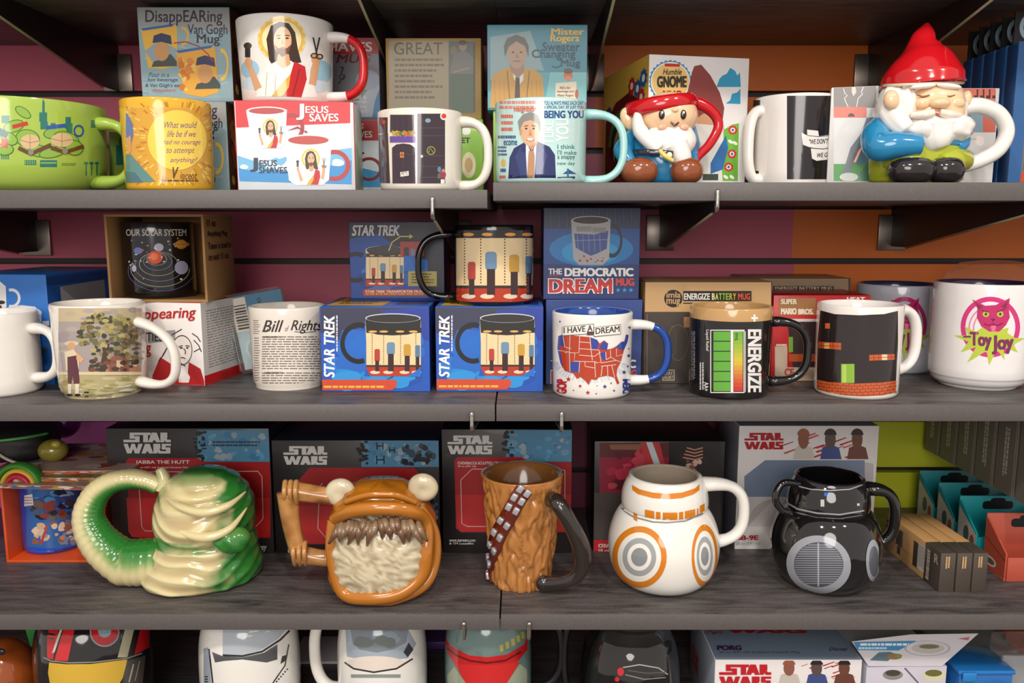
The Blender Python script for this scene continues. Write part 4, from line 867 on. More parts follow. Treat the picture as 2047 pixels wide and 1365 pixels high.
# open brown box with black mug
CB = M('a67c4c', .7, 0, 0, .1, 30)
zb = S2 + Hw; Yb = .958
x0, x1 = xat(213, Yb, zb + .05), xat(411, Yb, zb + .05); H = zat(428, Yb) - zb; w = (x1 - x0) / 2; d = .095
t = thing('open_box', 'open brown cardboard box holding a black planet mug, on the white and red box', 'box', ((x0 + x1) / 2, Yb + d / 2, zb), 0)
for nm, q in (('bottom_panel', (-w, -d/2, 0, w, d/2, .003)), ('top_panel', (-w, -d/2, H - .003, w, d/2, H)), ('side_panel', (-w, -d/2, .003, -w + .003, d/2, H - .003)), ('side_panel', (w - .003, -d/2, .003, w, d/2, H - .003)), ('back_panel', (-w + .003, d/2 - .003, .003, w - .003, d/2, H - .003))):
    o = box(nm, *q, [CB], t, .0004)
c = Cv()
for i, s_ in enumerate(('11 oz', 'Anything Mug', "Tasse a tout'es", 'ce soit 11 oz.')): c.text(s_, 8, 6 + i * 13, (38, 78, 90, 80)[i], 14 + i * 13, '1c1714', bold=.02)
c.build('side_lettering', t, unit_map((w, -d/2, H), (0, d, 0), (0, 0, -H), (1, 0, 0)))
m = mug('coffee_mug', 'glossy black mug printed with planets and orbits, inside the open brown box', 318, 67, 438, Yb + .048, zb + .0031, GL('171415'), GL('171415'), GL('171415'), 60, (.2, .8), 12, 7, H=H - .012)
c = Cv(Z5); c.text('OUR SOLAR SYSTEM', 748, 172, 1105, 212, 'd9d4cc', bold=.01)
for k, rx in enumerate((60, 85, 115, 145, 175, 195)): c.ring(930 + k * 5, 350 + k * 14, rx, rx * .62, 1 - 3.0 / rx, ('b9b4ae', '8d93b9', 'c9c4bc', '9aa0c4', 'd9d9c0', '6f7fd0')[k], 0 if k > 2 else 0, 200 if k > 2 else 360)
c.ell(920, 340, 44, 38, 'd9481c'); c.ell(915, 335, 24, 20, 'f07a3a'); c.ell(942, 280, 28, 24, 'b9b4c4'); c.ell(820, 300, 26, 20, '6d78c0'); c.ell(1075, 262, 34, 28, 'c98a34'); c.ring(1075, 262, 48, 14, .8, 'd9b06a'); c.ell(1075, 400, 40, 40, 'a9aac4'); c.ell(797, 405, 14, 20, 'c4c0d0')
rg = random.Random(4)
for i in range(26): c.ell(rg.uniform(760, 1110), rg.uniform(225, 480), rg.uniform(3, 9), rg.uniform(2, 6), rg.choice(['e9e4d8', '8d9ad8', 'd9b06a', 'f2eee6', 'c05a4a']))
mprint(m, c)
# clear plastic pack leaning between box and amendment mug
A = P(424, 590, .985); B = P(466, 768, .985); lean = math.atan2((B.x - A.x), (A.z - B.z))
t = thing('blister_pack', 'clear plastic pack with barcode and purple card leaning against the amendment mug', 'pack', (B.x, 1.012, S2 + .001), 0, None, rot=(0, -lean, R_(-6)))
Hp = .100; Wp = .075
box('card', .004, .008, .004, Wp - .004, .010, Hp - .004, [PR('b9cdd2')], t, .0004)
c = Cv(); c.rect(0, 0, 100, 22, '3f7a9c'); c.rect(0, 2, 30, 48, 'e6dccc')
for k in range(9): c.rect(5, 12 + k * 3.8, 28, 13.4 + k * 3.8 + (k % 3) * .5, '3a302c')
c.rect(25, 55, 100, 92, '9c1c7c'); c.ell(32, 74, 22, 17, 'c4d4d6'); c.ell(32, 74, 17, 13, '9fbcc0'); c.poly([(40, 26), (50, 24), (60, 45), (50, 48)], 'd8d2c8'); c.text('8', 52, 6, 60, 18, '1c3c56'); c.build('printed_card', t, unit_map((.004, .008, Hp - .004), (Wp - .008, 0, 0), (0, 0, -(Hp - .008)), (0, -1, 0)))
CLR = M('e8eeee', .08, .3, 0, .02, 60, 0, .9)
bm = bmesh.new(); bm_box(bm, 0, -.004, 0, Wp, .014, Hp); bmesh.ops.bevel(bm, geom=list(bm.edges), offset=.004, segments=3, affect='EDGES'); finish(bm, 'clear_shell', [CLR], t, angle=R_(40))
# amendment mug
m = mug('coffee_mug', 'cream mug covered in lines of amendment text, left of the blue boxes', 577, 74, 617, .957, S2, GL('e9e0d4'), GL('e9e0d4'), GL('e9e0d4'), 80, (.2, .8), 20, 8, bot=.95, foot=.008)
c = Cv(Z6); c.text('Bill', 310, 712, 436, 782, '3a302c', shear=.35, bold=.012); c.text('of', 444, 745, 468, 778, '3a302c', shear=.35); c.text('Rights', 478, 712, 665, 792, '3a302c', shear=.35, bold=.012); c.line([(310, 775), (330, 782), (345, 760)], 4, '3a302c'); c.line([(500, 780), (560, 786), (630, 778)], 4, '3a302c')
c.bars(308, 808, 662, 1010, 14, '7a6e66', 2, .42, .08); c.bars(308, 1022, 662, 1096, 5, '7a6e66', 4, .42, .1); c.bars(256, 712, 296, 800, 7, '8a7e76', 5, .4, .3); c.bars(262, 815, 296, 1080, 18, '8a7e76', 6, .4, .25)
c.text('AMENDMENT I', 312, 806, 420, 818, '3a302c', bold=.02); c.text('AMENDMENT II', 322, 1018, 432, 1031, '3a302c', bold=.02); mprint(m, c)
# ---------------------------------------------------------------- blue transporter boxes and mug
def trek_bg(c, a, b_, seed):
    c.rect(0, 0, 100, 100, '1f58b8'); c.poly([(0, 0), (100, 0), (100, 12), (40, 18), (20, 40), (0, 30)], '3a3c54'); c.poly([(55, 4), (100, 0), (100, 40), (70, 30)], '2a3f9c')
    c.spots(2, 20, 98, 98, 20, ['2468c4', '2a78d0', '2150ac', '3a3fa8', '1f6cc8'], 10, 24, seed, 1); c.spots(0, 70, 98, 99, 8, ['2c94dc', '248ad4'], 8, 16, seed + 1, .6)
TREK = [fl('1f58b8'), fl('24306e'), fl('2c66c0')]
def trek_front(b, px):
    c = Cv().sub(*px); trek_bg(c, 0, 0, 11)
    c.ring(35, 42, 17, 24, .76, '1c1a1c', 70, 290); c.poly([(41, 14), (92, 14), (92, 70), (84, 78), (64, 80), (50, 78), (43, 70)], 'e9d3a8')
    k = c.sub(42, 24, 92, 80); transporter(k); c.poly([(41, 12), (92, 12), (91.5, 28), (80, 32), (66, 33), (52, 32), (42, 28)], '24211f'); c.ell(66.5, 13, 25.5, 5.5, 'cfd4dc'); c.ell(66.5, 13.4, 24.5, 4.8, '2e2b29')
    for x in (48, 58, 73, 85): c.ell(x, 28.5, 4, 1.2, 'f0b05a')
    c.poly([(42, 71), (46, 80), (40, 80)], '1f58b8'); c.poly([(92, 70), (92, 81), (80, 80)], '2a70cc')
    c.poly([(1, 84), (68, 84), (70, 86), (70, 91), (66, 96), (1, 96)], 'cf4a2c'); c.bars(3, 91, 60, 94.5, 1, 'e8b24a', 6, .7, .02); c.build('printed_picture', b.root, b.front)
    c = Cv().sub(*px); k = c.sub(3, 10, 17, 82); trek_logo(k, 'f2f0f4'); c.build('title_lettering', b.root, b.front)
    c = Cv().sub(*px); c.text('STAR TREK TRANSPORTER MUG', 3, 86, 64, 89.6, 'f6efe4', bold=.03); c.build('caption_lettering', b.root, b.front)
    c = Cv(); c.poly([(8, 10), (60, 10), (56, 90), (4, 90)], 'd8a83c'); c.rect(66, 20, 96, 80, '24306e'); c.bars(12, 20, 54, 80, 4, '5a4a20', 3, .5); c.build('printed_top', b.root, b.top)
t1 = carton('mug_box', 'blue boxed transporter mug beside the amendment mug, left of the front pair', 641, 859, 613, .914, S2, .115, TREK, (0, 1, 1, 1, 2, 0), 0, 'blue transporter mug boxes'); trek_front(t1, (641, 613, 859, 786))
t2 = carton('mug_box', 'blue boxed transporter mug under the transporter mug, right of the front pair', 871, 1086, 613, .914, S2, .115, TREK, (0, 1, 1, 1, 2, 0), 0, 'blue transporter mug boxes'); trek_front(t2, (871, 613, 1086, 785))
t3 = carton('mug_box', 'dark blue boxed transporter mug stacked on top, seen left of the black handle', 699, 888, 443, .978, t1.ztop, .085, [fl('1c3f8c'), fl('1a1a2a'), fl('24306e')], (0, 1, 1, 1, 2, 0), 0, 'blue transporter mug boxes')
c = Cv(Z6); c.rect(826, 130, 1400, 580, '1d4a9c'); c.poly([(826, 130), (1400, 130), (1400, 420), (1180, 330), (1000, 200), (826, 230)], '2c2a34'); c.spots(840, 300, 1390, 575, 18, ['1f5cb4', '2268c0', '1c3f8c', '2a74c4'], 40, 90, 3, .7); c.rect(1290, 130, 1400, 580, '1b1c30')
k = c.sub(840, 265, 1155, 520); mini_mug(k, 'd9c8a8', '1c1a1c', -1, '2c2927'); transporter(k.sub(27, 20, 98, 96)); c.ell(1040, 300, 108, 30, '2c2927'); c.ell(1040, 296, 100, 22, '3a3734')
c.rect(1128, 240, 1270, 330, 'a83a2a'); c.rect(1128, 232, 1290, 246, '1c1a1c'); c.rect(1150, 280, 1180, 330, '2c2a34'); c.rect(1190, 290, 1215, 330, '5d7fa8'); c.line([(1060, 300), (1080, 250), (1130, 215), (1190, 215)], 7, 'd9c060'); c.poly([(1185, 200), (1205, 216), (1182, 230)], 'd9c060')
c.rect(1175, 422, 1345, 510, 'b0a050'); c.bars(1195, 435, 1335, 500, 4, '5a4a20', 5, .5); c.rrect(908, 528, 1285, 568, 12, 'b8402c'); c.bars(925, 553, 1270, 563, 1, 'd8a83c', 4, .7, .02); c.build('printed_picture', t3.root, t3.front)
c = Cv(Z6); c.text('STAR TREK', 842, 148, 1126, 212, 'd4d2d8', shear=.18, bold=.03); c.build('title_lettering', t3.root, t3.front); c = Cv(Z6); c.text('STAR TREK TRANSPORTER MUG', 922, 534, 1262, 549, 'f0e0d0', bold=.03); c.build('caption_lettering', t3.root, t3.front)
m = mug('coffee_mug', 'black mug with a panelled transporter scene and red floor, atop the blue boxes', 987, 79, 450, .962, t2.ztop, GL('171415'), GL('171415'), GL('131011'), 187, (.08, .88), 71, 6.5, hfl=.55, bot=.98)
transporter((c := Cv(Z7)).sub(155, 178, 612, 604)); mprint(m, c)
# ---------------------------------------------------------------- slogan boxes and map mug
def dream(z, b, full):
    c = Cv(z); c.rect(665, 40, 1250, 585, '24366f' if full else '2f4788')
    if full:
        c.poly([(670, 170), (1245, 170), (1245, 380), (670, 380)], '1f4c8e'); c.ell(955, 290, 250, 105, '1f78b8'); c.ell(950, 310, 170, 75, '2494cc'); c.poly([(668, 42), (1248, 42), (1246, 165), (670, 165)], '2c3454')
        for i in range(24): c.line([(690 + i * 24, 60), (692 + i * 24, 60 + 60 + (i * 37) % 70)], 5, ('3a3f60', '4a4f6c')[i % 2])
        k = c.sub(835, 90, 1070, 390); k.ring(104, 50, 26, 34, .76, '24263a', -120, 110); k.poly([(0, 10), (100, 10), (96, 86), (80, 98), (20, 98), (6, 86)], 'a9a6a6'); k.ell(50, 10, 50, 9, 'b9b6b4'); k.ell(50, 10, 45, 7, '3a3030'); k.poly([(8, 36), (60, 38), (94, 30), (90, 66), (70, 74), (50, 80), (30, 72), (12, 64)], '3a4f8c')
        for x in range(5): k.line([(16 + x * 14, 38), (18 + x * 14, 72)], 1.2, '8d98b8')
        k.line([(10, 50), (92, 48)], 1.2, '8d98b8'); k.rect(14, 22, 52, 32, '8d8a88'); k.rect(54, 24, 88, 34, '8d8a88'); k.spots(14, 78, 86, 94, 10, ['3a4f8c', 'a83a3a'], 1.5, 3.5, 2, .8)
    c.build('printed_picture', b.root, b.front)
    c = Cv(z); c.text('THE', 700, 405, 782, 440, 'e8e4e2', bold=.04); c.rect(702, 446, 780, 450, 'c8403c'); c.text('DEMOCRATIC', 796, 402, 1205, 452, 'f2efec', bold=.05); c.text('DREAM', 698, 462, 1085, 554, 'f2efec', bold=.09); c.text('DREAM', 703, 467, 1080, 549, 'c8302c', bold=.045); c.text('MUG', 1100, 462, 1210, 508, 'd8483c', bold=.05)
    for x in (1114, 1152, 1190): c.star(x, 533, 16, '2c94cc')
    c.build('title_lettering', b.root, b.front)
d1 = carton('mug_box', 'lower navy slogan box directly behind the map mug', 1091, 1283, 599, .956, S2, .105, [fl('2f4788'), fl('24366f')], (0, 1, 1, 1, 1, 1), 0, 'navy slogan boxes'); dream((865, 583, .337), d1, 0)
d2 = carton('mug_box', 'upper navy slogan box with big red and white lettering, right of the transporter mug', 1086, 1279, 415, .958, d1.ztop, .105, [fl('24366f'), fl('1c2a58')], (0, 1, 1, 1, 1, 1), 0, 'navy slogan boxes'); dream(Z7, d2, 1)
m = mug('coffee_mug', 'white mug printed with a red and blue map of states, blue and white handle', 1183, 80, 630, .912, S2, GL('efeae4'), GL('1f4a9c'), [GL('efeae4'), GL('1c4596')], -5, (.16, .84), 70, 8, hmis=redends, hfl=.58, bot=.97)
c = Cv(Z7); rg = random.Random(2)
for i in range(60):
    a = rg.uniform(.1, pi - .1); c.line([(950 + 190 * cos(a), 950 + 95 * sin(a)), (950 + 220 * cos(a), 950 + 135 * sin(a))], 4, 'c9d4e4')
us = [(762,806),(790,795),(870,805),(950,812),(990,828),(1005,850),(1030,830),(1055,850),(1048,885),(1075,880),(1110,862),(1130,840),(1150,836),(1160,795),(1174,800),(1168,840),(1150,880),(1140,915),(1128,960),(1106,1005),(1104,1040),(1120,1085),(1108,1092),(1092,1052),(1050,1040),(1000,1050),(985,1066),(955,1062),(940,1096),(922,1072),(892,1048),(872,1060),(850,1028),(800,1012),(775,965),(757,880)]
c.poly(us, 'b83c1c'); BL = '34459c'
for q in ([(762,806),(790,797),(800,870),(772,862),(758,880)], [(757,880),(772,865),(780,930),(790,1000),(775,965)], [(832,960),(888,958),(884,1022),(834,1018)], [(950,812),(990,828),(1000,850),(990,885),(960,885)], [(1005,865),(1030,835),(1054,852),(1046,890),(1010,885)], [(1008,905),(1038,900),(1040,950),(1020,945)], [(1100,868),(1130,842),(1150,838),(1160,797),(1174,802),(1168,840),(1148,885),(1125,890)]): c.poly(q, BL)
for q in ([(790,797),(800,870),(838,880)],[(832,800),(828,900),(760,890)],[(888,806),(884,905),(830,905)],[(948,812),(952,870),(962,950)],[(884,840),(950,845)],[(886,880),(960,885),(1000,888)],[(884,918),(975,925),(1010,900)],[(860,905),(856,955),(985,958)],[(800,905),(828,900),(832,1016)],[(888,958),(884,1022)],[(918,960),(920,985),(975,995)],[(975,958),(980,1050)],[(1000,890),(1012,960),(980,965)],[(1010,965),(1100,950),(1128,960)],[(1012,985),(1100,975)],[(1020,985),(1012,1045)],[(1050,982),(1052,1042)],[(1075,980),(1092,1050)],[(1040,900),(1042,945)],[(1065,888),(1068,930),(1100,950)],[(1100,880),(1100,925),(1138,915)],[(1042,945),(1068,930)]): c.line(q, 3.5, 'ead8cc')
for x, y, w, h, t_, sk in ((795, 748, 168, 46, 'I HAVE A', -14), (980, 752, 140, 46, 'DREAM', -14)):
    c.poly([(x - 10, y + 2), (x + w + 8, y - 16), (x + w + 8, y + h - 4), (x - 10, y + h + 12)], '4a3a34'); c.poly([(x - 7, y + 4), (x + w + 5, y - 12), (x + w + 5, y + h - 6), (x - 7, y + h + 8)], 'f1ece4'); c.text(t_, x, y + 6, x + w, y + h - 4, '2c2422', bold=.02, skew=sk)
c.rect(930, 778, 968, 800, '5a3a3a')
for x, y, r, cl in ((822,1062,16,'b8242c'),(890,1102,12,'b8242c'),(935,1142,16,'b8242c'),(850,1128,7,'b8242c'),(1035,1105,14,'2c3f8c'),(1090,1130,9,'3a3a44'),(1072,1085,7,'2c3f8c'),(985,1148,7,'2c3f8c'),(1148,1020,14,'2c3f8c'),(1175,922,12,'2c3f8c'),(1170,985,8,'2c3f8c'),(990,1100,5,'2c3f8c'),(1175,880,6,'b8242c'),(770,720,8,'2c3f8c')): c.star(x, y, r, cl)
c.text('GOP', 752, 1060, 812, 1150, 'b8242c', rot=90, bold=.06); c.text('DEM', 1140, 1060, 1185, 1150, '2c3f8c', rot=90, bold=.06); c.star(1183, 755, 12, '2c2422', 4); mprint(m, c)
# ---------------------------------------------------------------- battery mug and box
TAN = 'c49a64'
def battery_box(b, z, small=False):
    c = Cv(z); c.rect(45, 428, 715, 590, 'c79e6c'); c.rect(45, 588, 715, 990, '453c36'); c.ell(200, 518, 52, 50, '1f1b1a'); c.ring(200, 518, 52, 50, .93, 'c79e6c')
    c.rect(252, 478, 612, 532, '231e1c'); c.rect(252, 540, 612, 546, '231e1c'); c.ring(225, 750, 55, 95, .97, '7a6a58'); c.ring(195, 740, 20, 80, .94, '6a5c50'); c.rect(255, 615, 305, 670, 'a87c54')
    c.rect(143, 893, 206, 950, 'c9b8a0'); c.rect(147, 897, 202, 946, '453c36'); c.line([(62, 600), (62, 980)], 2, '9a8a78'); c.line([(62, 975), (300, 980)], 2, '9a8a78'); c.build('printed_front', b.root, b.front)
    c = Cv(z); c.text('imla', 163, 482, 238, 514, 'c79e6c', bold=.02); c.text('mug', 163, 520, 236, 558, 'c79e6c', bold=.02); c.text('ENERGIZE', 256, 490, 392, 524, 'e9e4dc', bold=.03)
    for i, (ch, cl) in enumerate(zip('BATTERY', ('e9e0a8', 'c9d468', '9cc44a', '8abc3c', '8abc3c', 'b0b83c', 'd8a83c'))): c.text(ch, 402 + i * 18.5, 490, 418 + i * 18.5, 524, cl, bold=.03)
    c.text('MUG', 540, 490, 604, 524, 'd8542c', bold=.03); c.text('STAY', 152, 902, 197, 920, 'c9b8a0', bold=.02); c.text('ALERT', 150, 924, 199, 942, 'c9b8a0', bold=.02); c.build('title_lettering', b.root, b.front)
e1 = carton('mug_box', 'tan and dark brown battery mug box standing behind the blue mug handle', 1287, 1540, 563, .96, S2, .085, [fl('453c36'), fl('b88e5c')], (0, 1, 1, 1, 1, 1), 0, 'tan battery boxes'); battery_box(e1, Z8)
e2 = carton('mug_box', 'tan box mostly hidden behind the red heat change box', 1490, 1696, 556, 1.06, S2, .085, [fl('453c36'), fl('a58056')], (0, 1, 1, 1, 1, 1), 0, 'tan battery boxes')
c = Cv(Z8); c.rect(585, 412, 1122, 560, '8d7356'); c.rect(725, 452, 1045, 475, '231e1c'); c.rect(725, 500, 1045, 507, '3a302a'); c.build('printed_front', e2.root, e2.front); c = Cv(Z8); c.text('ENERGIZE BATTERY MUG', 735, 455, 1035, 472, 'b9a88c', bold=.02); c.build('title_lettering', e2.root, e2.front)
m = mug('coffee_mug', 'black mug with tan rim band printed as a battery with green charge bars', 1458, 80, 618, .912, S2, GL('1b1818'), GL('b88e5a'), GL('1b1818'), -6, (.14, .82), 72, 8, rimmat=GL(TAN), rimh=.165, hfl=.6, bot=.975)
c = Cv(Z8); WH = 'e6e2de'
c.rect(395, 682, 575, 1015, WH); c.rect(400, 687, 570, 1010, '1b1818'); c.rect(502, 684, 516, 1012, WH)
for i in range(6): c.rect(412, 692 + i * 53, 500, 740 + i * 53, '62ac3a')
for i in range(14):
    t_ = i / 13; a = (0x6a, 0xb0, 0x3a); b_ = (0xd8, 0xc0, 0x3c); d_ = (0xc8, 0x30, 0x28); q = [a[k] + (b_[k] - a[k]) * t_ * 2 if t_ < .5 else b_[k] + (d_[k] - b_[k]) * (t_ * 2 - 1) for k in range(3)]
    c.rect(518, 692 + i * 22.4, 566, 692 + (i + 1) * 22.4, '%02x%02x%02x' % tuple(int(v) for v in q))
c.text('99%', 524, 698, 540, 740, '3a5a2c', rot=-90, bold=.02); c.line([(505, 690), (575, 690)], 3, WH)
c.text('ENERGIZE', 592, 680, 664, 1012, WH, rot=-90, bold=.04); c.line([(580, 690), (580, 1010)], 3, WH); c.text('Liquid Relief', 368, 682, 388, 795, WH, rot=-90, bold=.01); c.text('AA+', 362, 958, 386, 1005, WH, rot=-90, bold=.02); c.bars(340, 855, 366, 1000, 2, WH, 4, .5, .05, vert=True); c.bars(296, 690, 318, 960, 3, '9a9694', 9, .5, .1, vert=True)
c.rect(622, 602, 632, 640, 'f4efe8'); c.rect(610, 616, 646, 626, 'f4efe8'); mprint(m, c)
# ---------------------------------------------------------------- red box and pixel mug
r1 = carton('mug_box', 'bright red game mug box behind the pixel landscape mug', 1543, 1736, 590, .975, S2, .085, [fl('c4161c'), fl('b01218')], (0, 1, 1, 1, 1, 1), 0)
c = Cv(Z8); c.rect(755, 515, 950, 605, 'a8784c'); c.rect(775, 625, 1200, 640, 'd8d2cc'); c.poly([(800, 640), (960, 640), (960, 860), (940, 900), (830, 890)], '3a2c2c'); c.rect(808, 720, 830, 800, '7ab03c'); c.rect(808, 810, 960, 850, 'c0522c'); c.rect(735, 770, 800, 970, 'd6c0a8'); c.rect(800, 880, 960, 970, 'd6c0a8'); c.bars(742, 758, 800, 772, 1, 'f4e8e0', 3, .7); c.rect(860, 950, 950, 972, 'b8842c'); c.build('printed_picture', r1.root, r1.front)
c = Cv(Z8); c.text('SUPER', 765, 520, 850, 548, 'f0dcc0', bold=.05); c.text('MARIO', 765, 568, 848, 602, 'f4e4cc', bold=.07); c.text('BROS.', 856, 572, 938, 602, 'f4e4cc', bold=.07); c.text('HEAT', 1112, 510, 1208, 534, 'f4efe8', bold=.06); c.text('CHANGE', 1060, 545, 1208, 566, 'f4efe8', bold=.05); c.text('CE', 785, 885, 835, 925, 'c84a3c', bold=.04); c.build('title_lettering', r1.root, r1.front)
m = mug('coffee_mug', 'white mug with a dark pixel game landscape above orange brick ground', 1714, 81, 614, .912, S2, GL('ece6e0'), GL('ece6e0'), GL('ece6e0'), 12, (.24, .92), 50, 10, hfl=.6, bot=.98)
c = Cv(Z8); c.poly([(975, 580), (1050, 600), (1180, 606), (1310, 600), (1395, 580), (1372, 962), (1300, 975), (1160, 982), (1020, 970), (942, 945)], '2a2020'); OR = 'c85a2a'
c.poly([(942, 942), (1020, 958), (1160, 966), (1300, 960), (1375, 950), (1370, 1012), (1300, 1028), (1160, 1036), (1020, 1025), (945, 1000)], OR)
for r in range(4):
    c.line([(945, 958 + r * 16), (1020, 972 + r * 16), (1160, 980 + r * 16), (1300, 974 + r * 16), (1372, 962 + r * 16)], 3, '8d3a1c')
    for k in range(15): x = 950 + k * 29 + (r % 2) * 14; y = 966 + r * 16 + 12 * (1 - ((x - 1160) / 215) ** 2) - 12; c.rect(x, y, x + 3, y + 14, '8d3a1c')
c.rect(1000, 648, 1025, 676, 'd86a2c'); c.poly([(962, 745), (1084, 752), (1084, 788), (962, 778)], OR); c.rect(996, 752, 1022, 782, 'e8b070'); c.poly([(1232, 815), (1366, 810), (1366, 840), (1232, 845)], OR); c.rect(1298, 812, 1326, 842, 'ecd0a8')
for x in (980, 1040, 1062): c.rect(x, 748, x + 3, 784, '8d3a1c')
for x in (1255, 1280, 1345): c.rect(x, 812, x + 3, 843, '8d3a1c')
c.line([(962, 765), (1084, 770)], 3, '8d3a1c'); c.line([(1232, 830), (1366, 826)], 3, '8d3a1c'); c.rect(1084, 862, 1154, 962, '8cb83c'); c.rect(1090, 866, 1112, 960, 'b4d45c'); mprint(m, c)
# ---------------------------------------------------------------- pink logo mugs
def toyjoy(c, shaded=False):
    PK = 'd42a7c' if not shaded else 'b8286c'; LG = 'bccc3c' if not shaded else '9cac3c'
    c.ring(50, 45, 46, 47, .84, PK, n=44); c.ring(50, 47, 34, 35, .93, 'e88ab0', 150, 250); c.ring(50, 47, 27, 28, .92, 'e88ab0', 150, 240)
    pts = []; tip = [(88, 62), (104, 62), (86, 72), (92, 84), (70, 76), (72, 96), (60, 80), (48, 104), (44, 82), (14, 100), (28, 76), (4, 84), (16, 68), (-6, 58), (16, 58), (10, 44), (28, 52), (40, 44), (60, 50), (78, 46), (76, 54)]
    c.poly(tip, LG)
    c.poly([(30, 16), (22, 2), (42, 12), (58, 11), (80, 0), (78, 16), (80, 30), (74, 42), (64, 52), (48, 52), (36, 44), (29, 30)], 'c42468'); c.poly([(26, 6), (38, 14), (32, 18)], '8d1c50'); c.poly([(77, 5), (74, 17), (66, 13)], '8d1c50')
    for x in (43, 65): c.ell(x, 25, 5, 4.5, 'b8c43c'); c.ell(x, 25, 1.8, 2, '2c1424')
    c.poly([(50, 32), (58, 32), (54, 37)], '6d1440'); c.line([(40, 40), (48, 43), (54, 40), (60, 43), (69, 39)], 2, '6d1440'); c.poly([(50, 43), (59, 43), (57, 52), (52, 52)], 'e86a9c'); c.line([(36, 19), (47, 22)], 1.6, '6d1440'); c.line([(60, 22), (72, 17)], 1.6, '6d1440')
    c.line([(8, 60), (20, 60)], 3, '7a2c5c'); c.text('Toy', 18, 52, 52, 80, '7a2454', bold=.05, skew=2); c.text('Joy', 52, 58, 86, 88, '7a2454', bold=.05, skew=-2)
m = mug('coffee_mug', 'white mug, greyed for shade, with the pink cat logo, standing behind the front one', 1790, 78, 572, 1.072, S2, GL('b9bcc6'), GL('2a2648'), GL('c4c4cc'), 170, (.2, .8), 8, 8)  # greyer glaze and muted logo: shade put into the colours
c = Cv(Z8); toyjoy(c.sub(1290, 515, 1545, 830), True); mprint(m, c)
m = mug('coffee_mug', 'large white mug with the pink cat and green burst logo, far right of its shelf', 1958, 91, 570, .956, S2, GL('ece8e6'), GL('3a2444'), GL('ece8e6'), 8, (.2, .85), 40, 10, profile=[(.74, 0), (.78, .015), (.8, .03), (.9, .055), (.97, .11), (1, .2), (1, .97)])
c = Cv(Z8); toyjoy(c.sub(1700, 515, 2040, 855)); mprint(m, c)
t = thing('plastic_container', 'clear plastic ribbed container behind the front pink cat logo mug', 'container', (xat(1990, 1.095, S2 + .1), 1.095, S2)); h = zat(524, 1.06) - S2
lathe('tub', [(0, .002), (.05, 0), (.054, .004), (.058, h - .03), (.06, h - .028), (.058, h - .025)], [CLR], t, 48, rf=lambda a, z: 1 + .01 * sin(24 * a)); lathe('lid', [(.061, h - .0245), (.061, h - .02), (.056, h - .012), (.044, h - .003), (.02, h), (0, h)], [CLR], t, 48, rf=lambda a, z: 1 + .012 * sin(12 * a))
# ================================================================ LOWER SHELF: boxes at the back
BK = [fl('231f1f'), fl('161314')]
def paint(o, fn):
    me = o.data; a = me.color_attributes.new('paint', 'FLOAT_COLOR', 'POINT')
    for i, v in enumerate(me.vertices):
        c = fn(v.co, v.normal); a.data[i].color = (c[0], c[1], c[2], 1)
def mixc(a, b, t): t = max(0, min(1, t)); return [x * (1 - t) + y * t for x, y in zip(a, b)]
def splat(c, x0, y0, x1, y1, seed):
    c.rect(x0, y0, x1, y1, '4f86a8'); w, h = x1 - x0, y1 - y0
    c.spots(x0, y0, x1, y1, 26, ['6d94ae', '8aa0b0', '3f7aa4', '9aa6ac', '5a9ac0'], h * .05, h * .17, seed, .8)
    rg = random.Random(seed)
    for i in range(26): x = x0 - w * .04 + rg.random() * w * .14; y = y0 + rg.random() * h; c.ell(x, y, w * rg.uniform(.012, .05), h * rg.uniform(.02, .07), '231f1f')
def film_box(b, z, logo, panel, inner, blue, title=None, ty=None):
    c = Cv(z); splat(c, *blue, seed=len(inner) + int(blue[0])); c.poly(panel, 'a3161b')
    ys = [p[1] for p in panel]; xs = [p[0] for p in panel]; ym = min(ys) + (max(ys) - min(ys)) * .5
    c.poly([(min(xs) + 4, ym), (max(xs) - 3, ym), (max(xs) - 3, max(ys) - 30), (max(xs) - 20, max(ys) - 6), (min(xs) + 40, max(ys) - 6), (min(xs) + 18, max(ys) - 40)], 'c22424')
    c.line(inner, 5, 'd8b4ac'); c.build('printed_panel', b.root, b.front)
    c = Cv(z); wars_logo(c.sub(*logo), 'cfccc8'); c.build('title_lettering', b.root, b.front)
    if title:
        c = Cv(z)
        for t_, x0, y0, x1, y1 in title: c.text(t_, x0, y0, x1, y1, 'ded8d4', bold=.02)
        c.build('caption_lettering', b.root, b.front)
A = carton('mug_box', 'black and red film box behind the coiled handle green mug, first of the black boxes', 219, 543, 856, 1.016, S3, .12, BK, (0, 1, 1, 1, 1, 1), 0, 'black space film boxes')
film_box(A, W1, (768, 106, 1040, 235), [(780, 290), (800, 265), (1225, 265), (1260, 290), (1678, 290), (1678, 760), (850, 760), (815, 740)], [(1600, 346), (1625, 380), (1632, 640), (1560, 720), (900, 716), (880, 690), (862, 430), (925, 350), (1600, 346)], (1225, 92, 1678, 288),
    [('JABBA THE HUTT', 842, 278, 1178, 306), ('20 oz (591 ml) Sculpted Ceramic Mug', 844, 316, 1170, 330)])
c = Cv(W1); c.text('Disney', 1566, 795, 1655, 845, 'e6e2de', shear=.3, bold=.01); c.bars(1320, 160, 1620, 200, 2, '2c3a44', 7, .5, .1); c.build('small_lettering', A.root, A.front)
B = carton('mug_box', 'black and red film box behind the hooded cream faced mug, second of the black boxes', 547, 879, 880, 1.018, S3, .12, [fl('231f1f'), fl('161314'), fl('1d2a3c')], (0, 1, 1, 1, 2, 1), 0, 'black space film boxes')
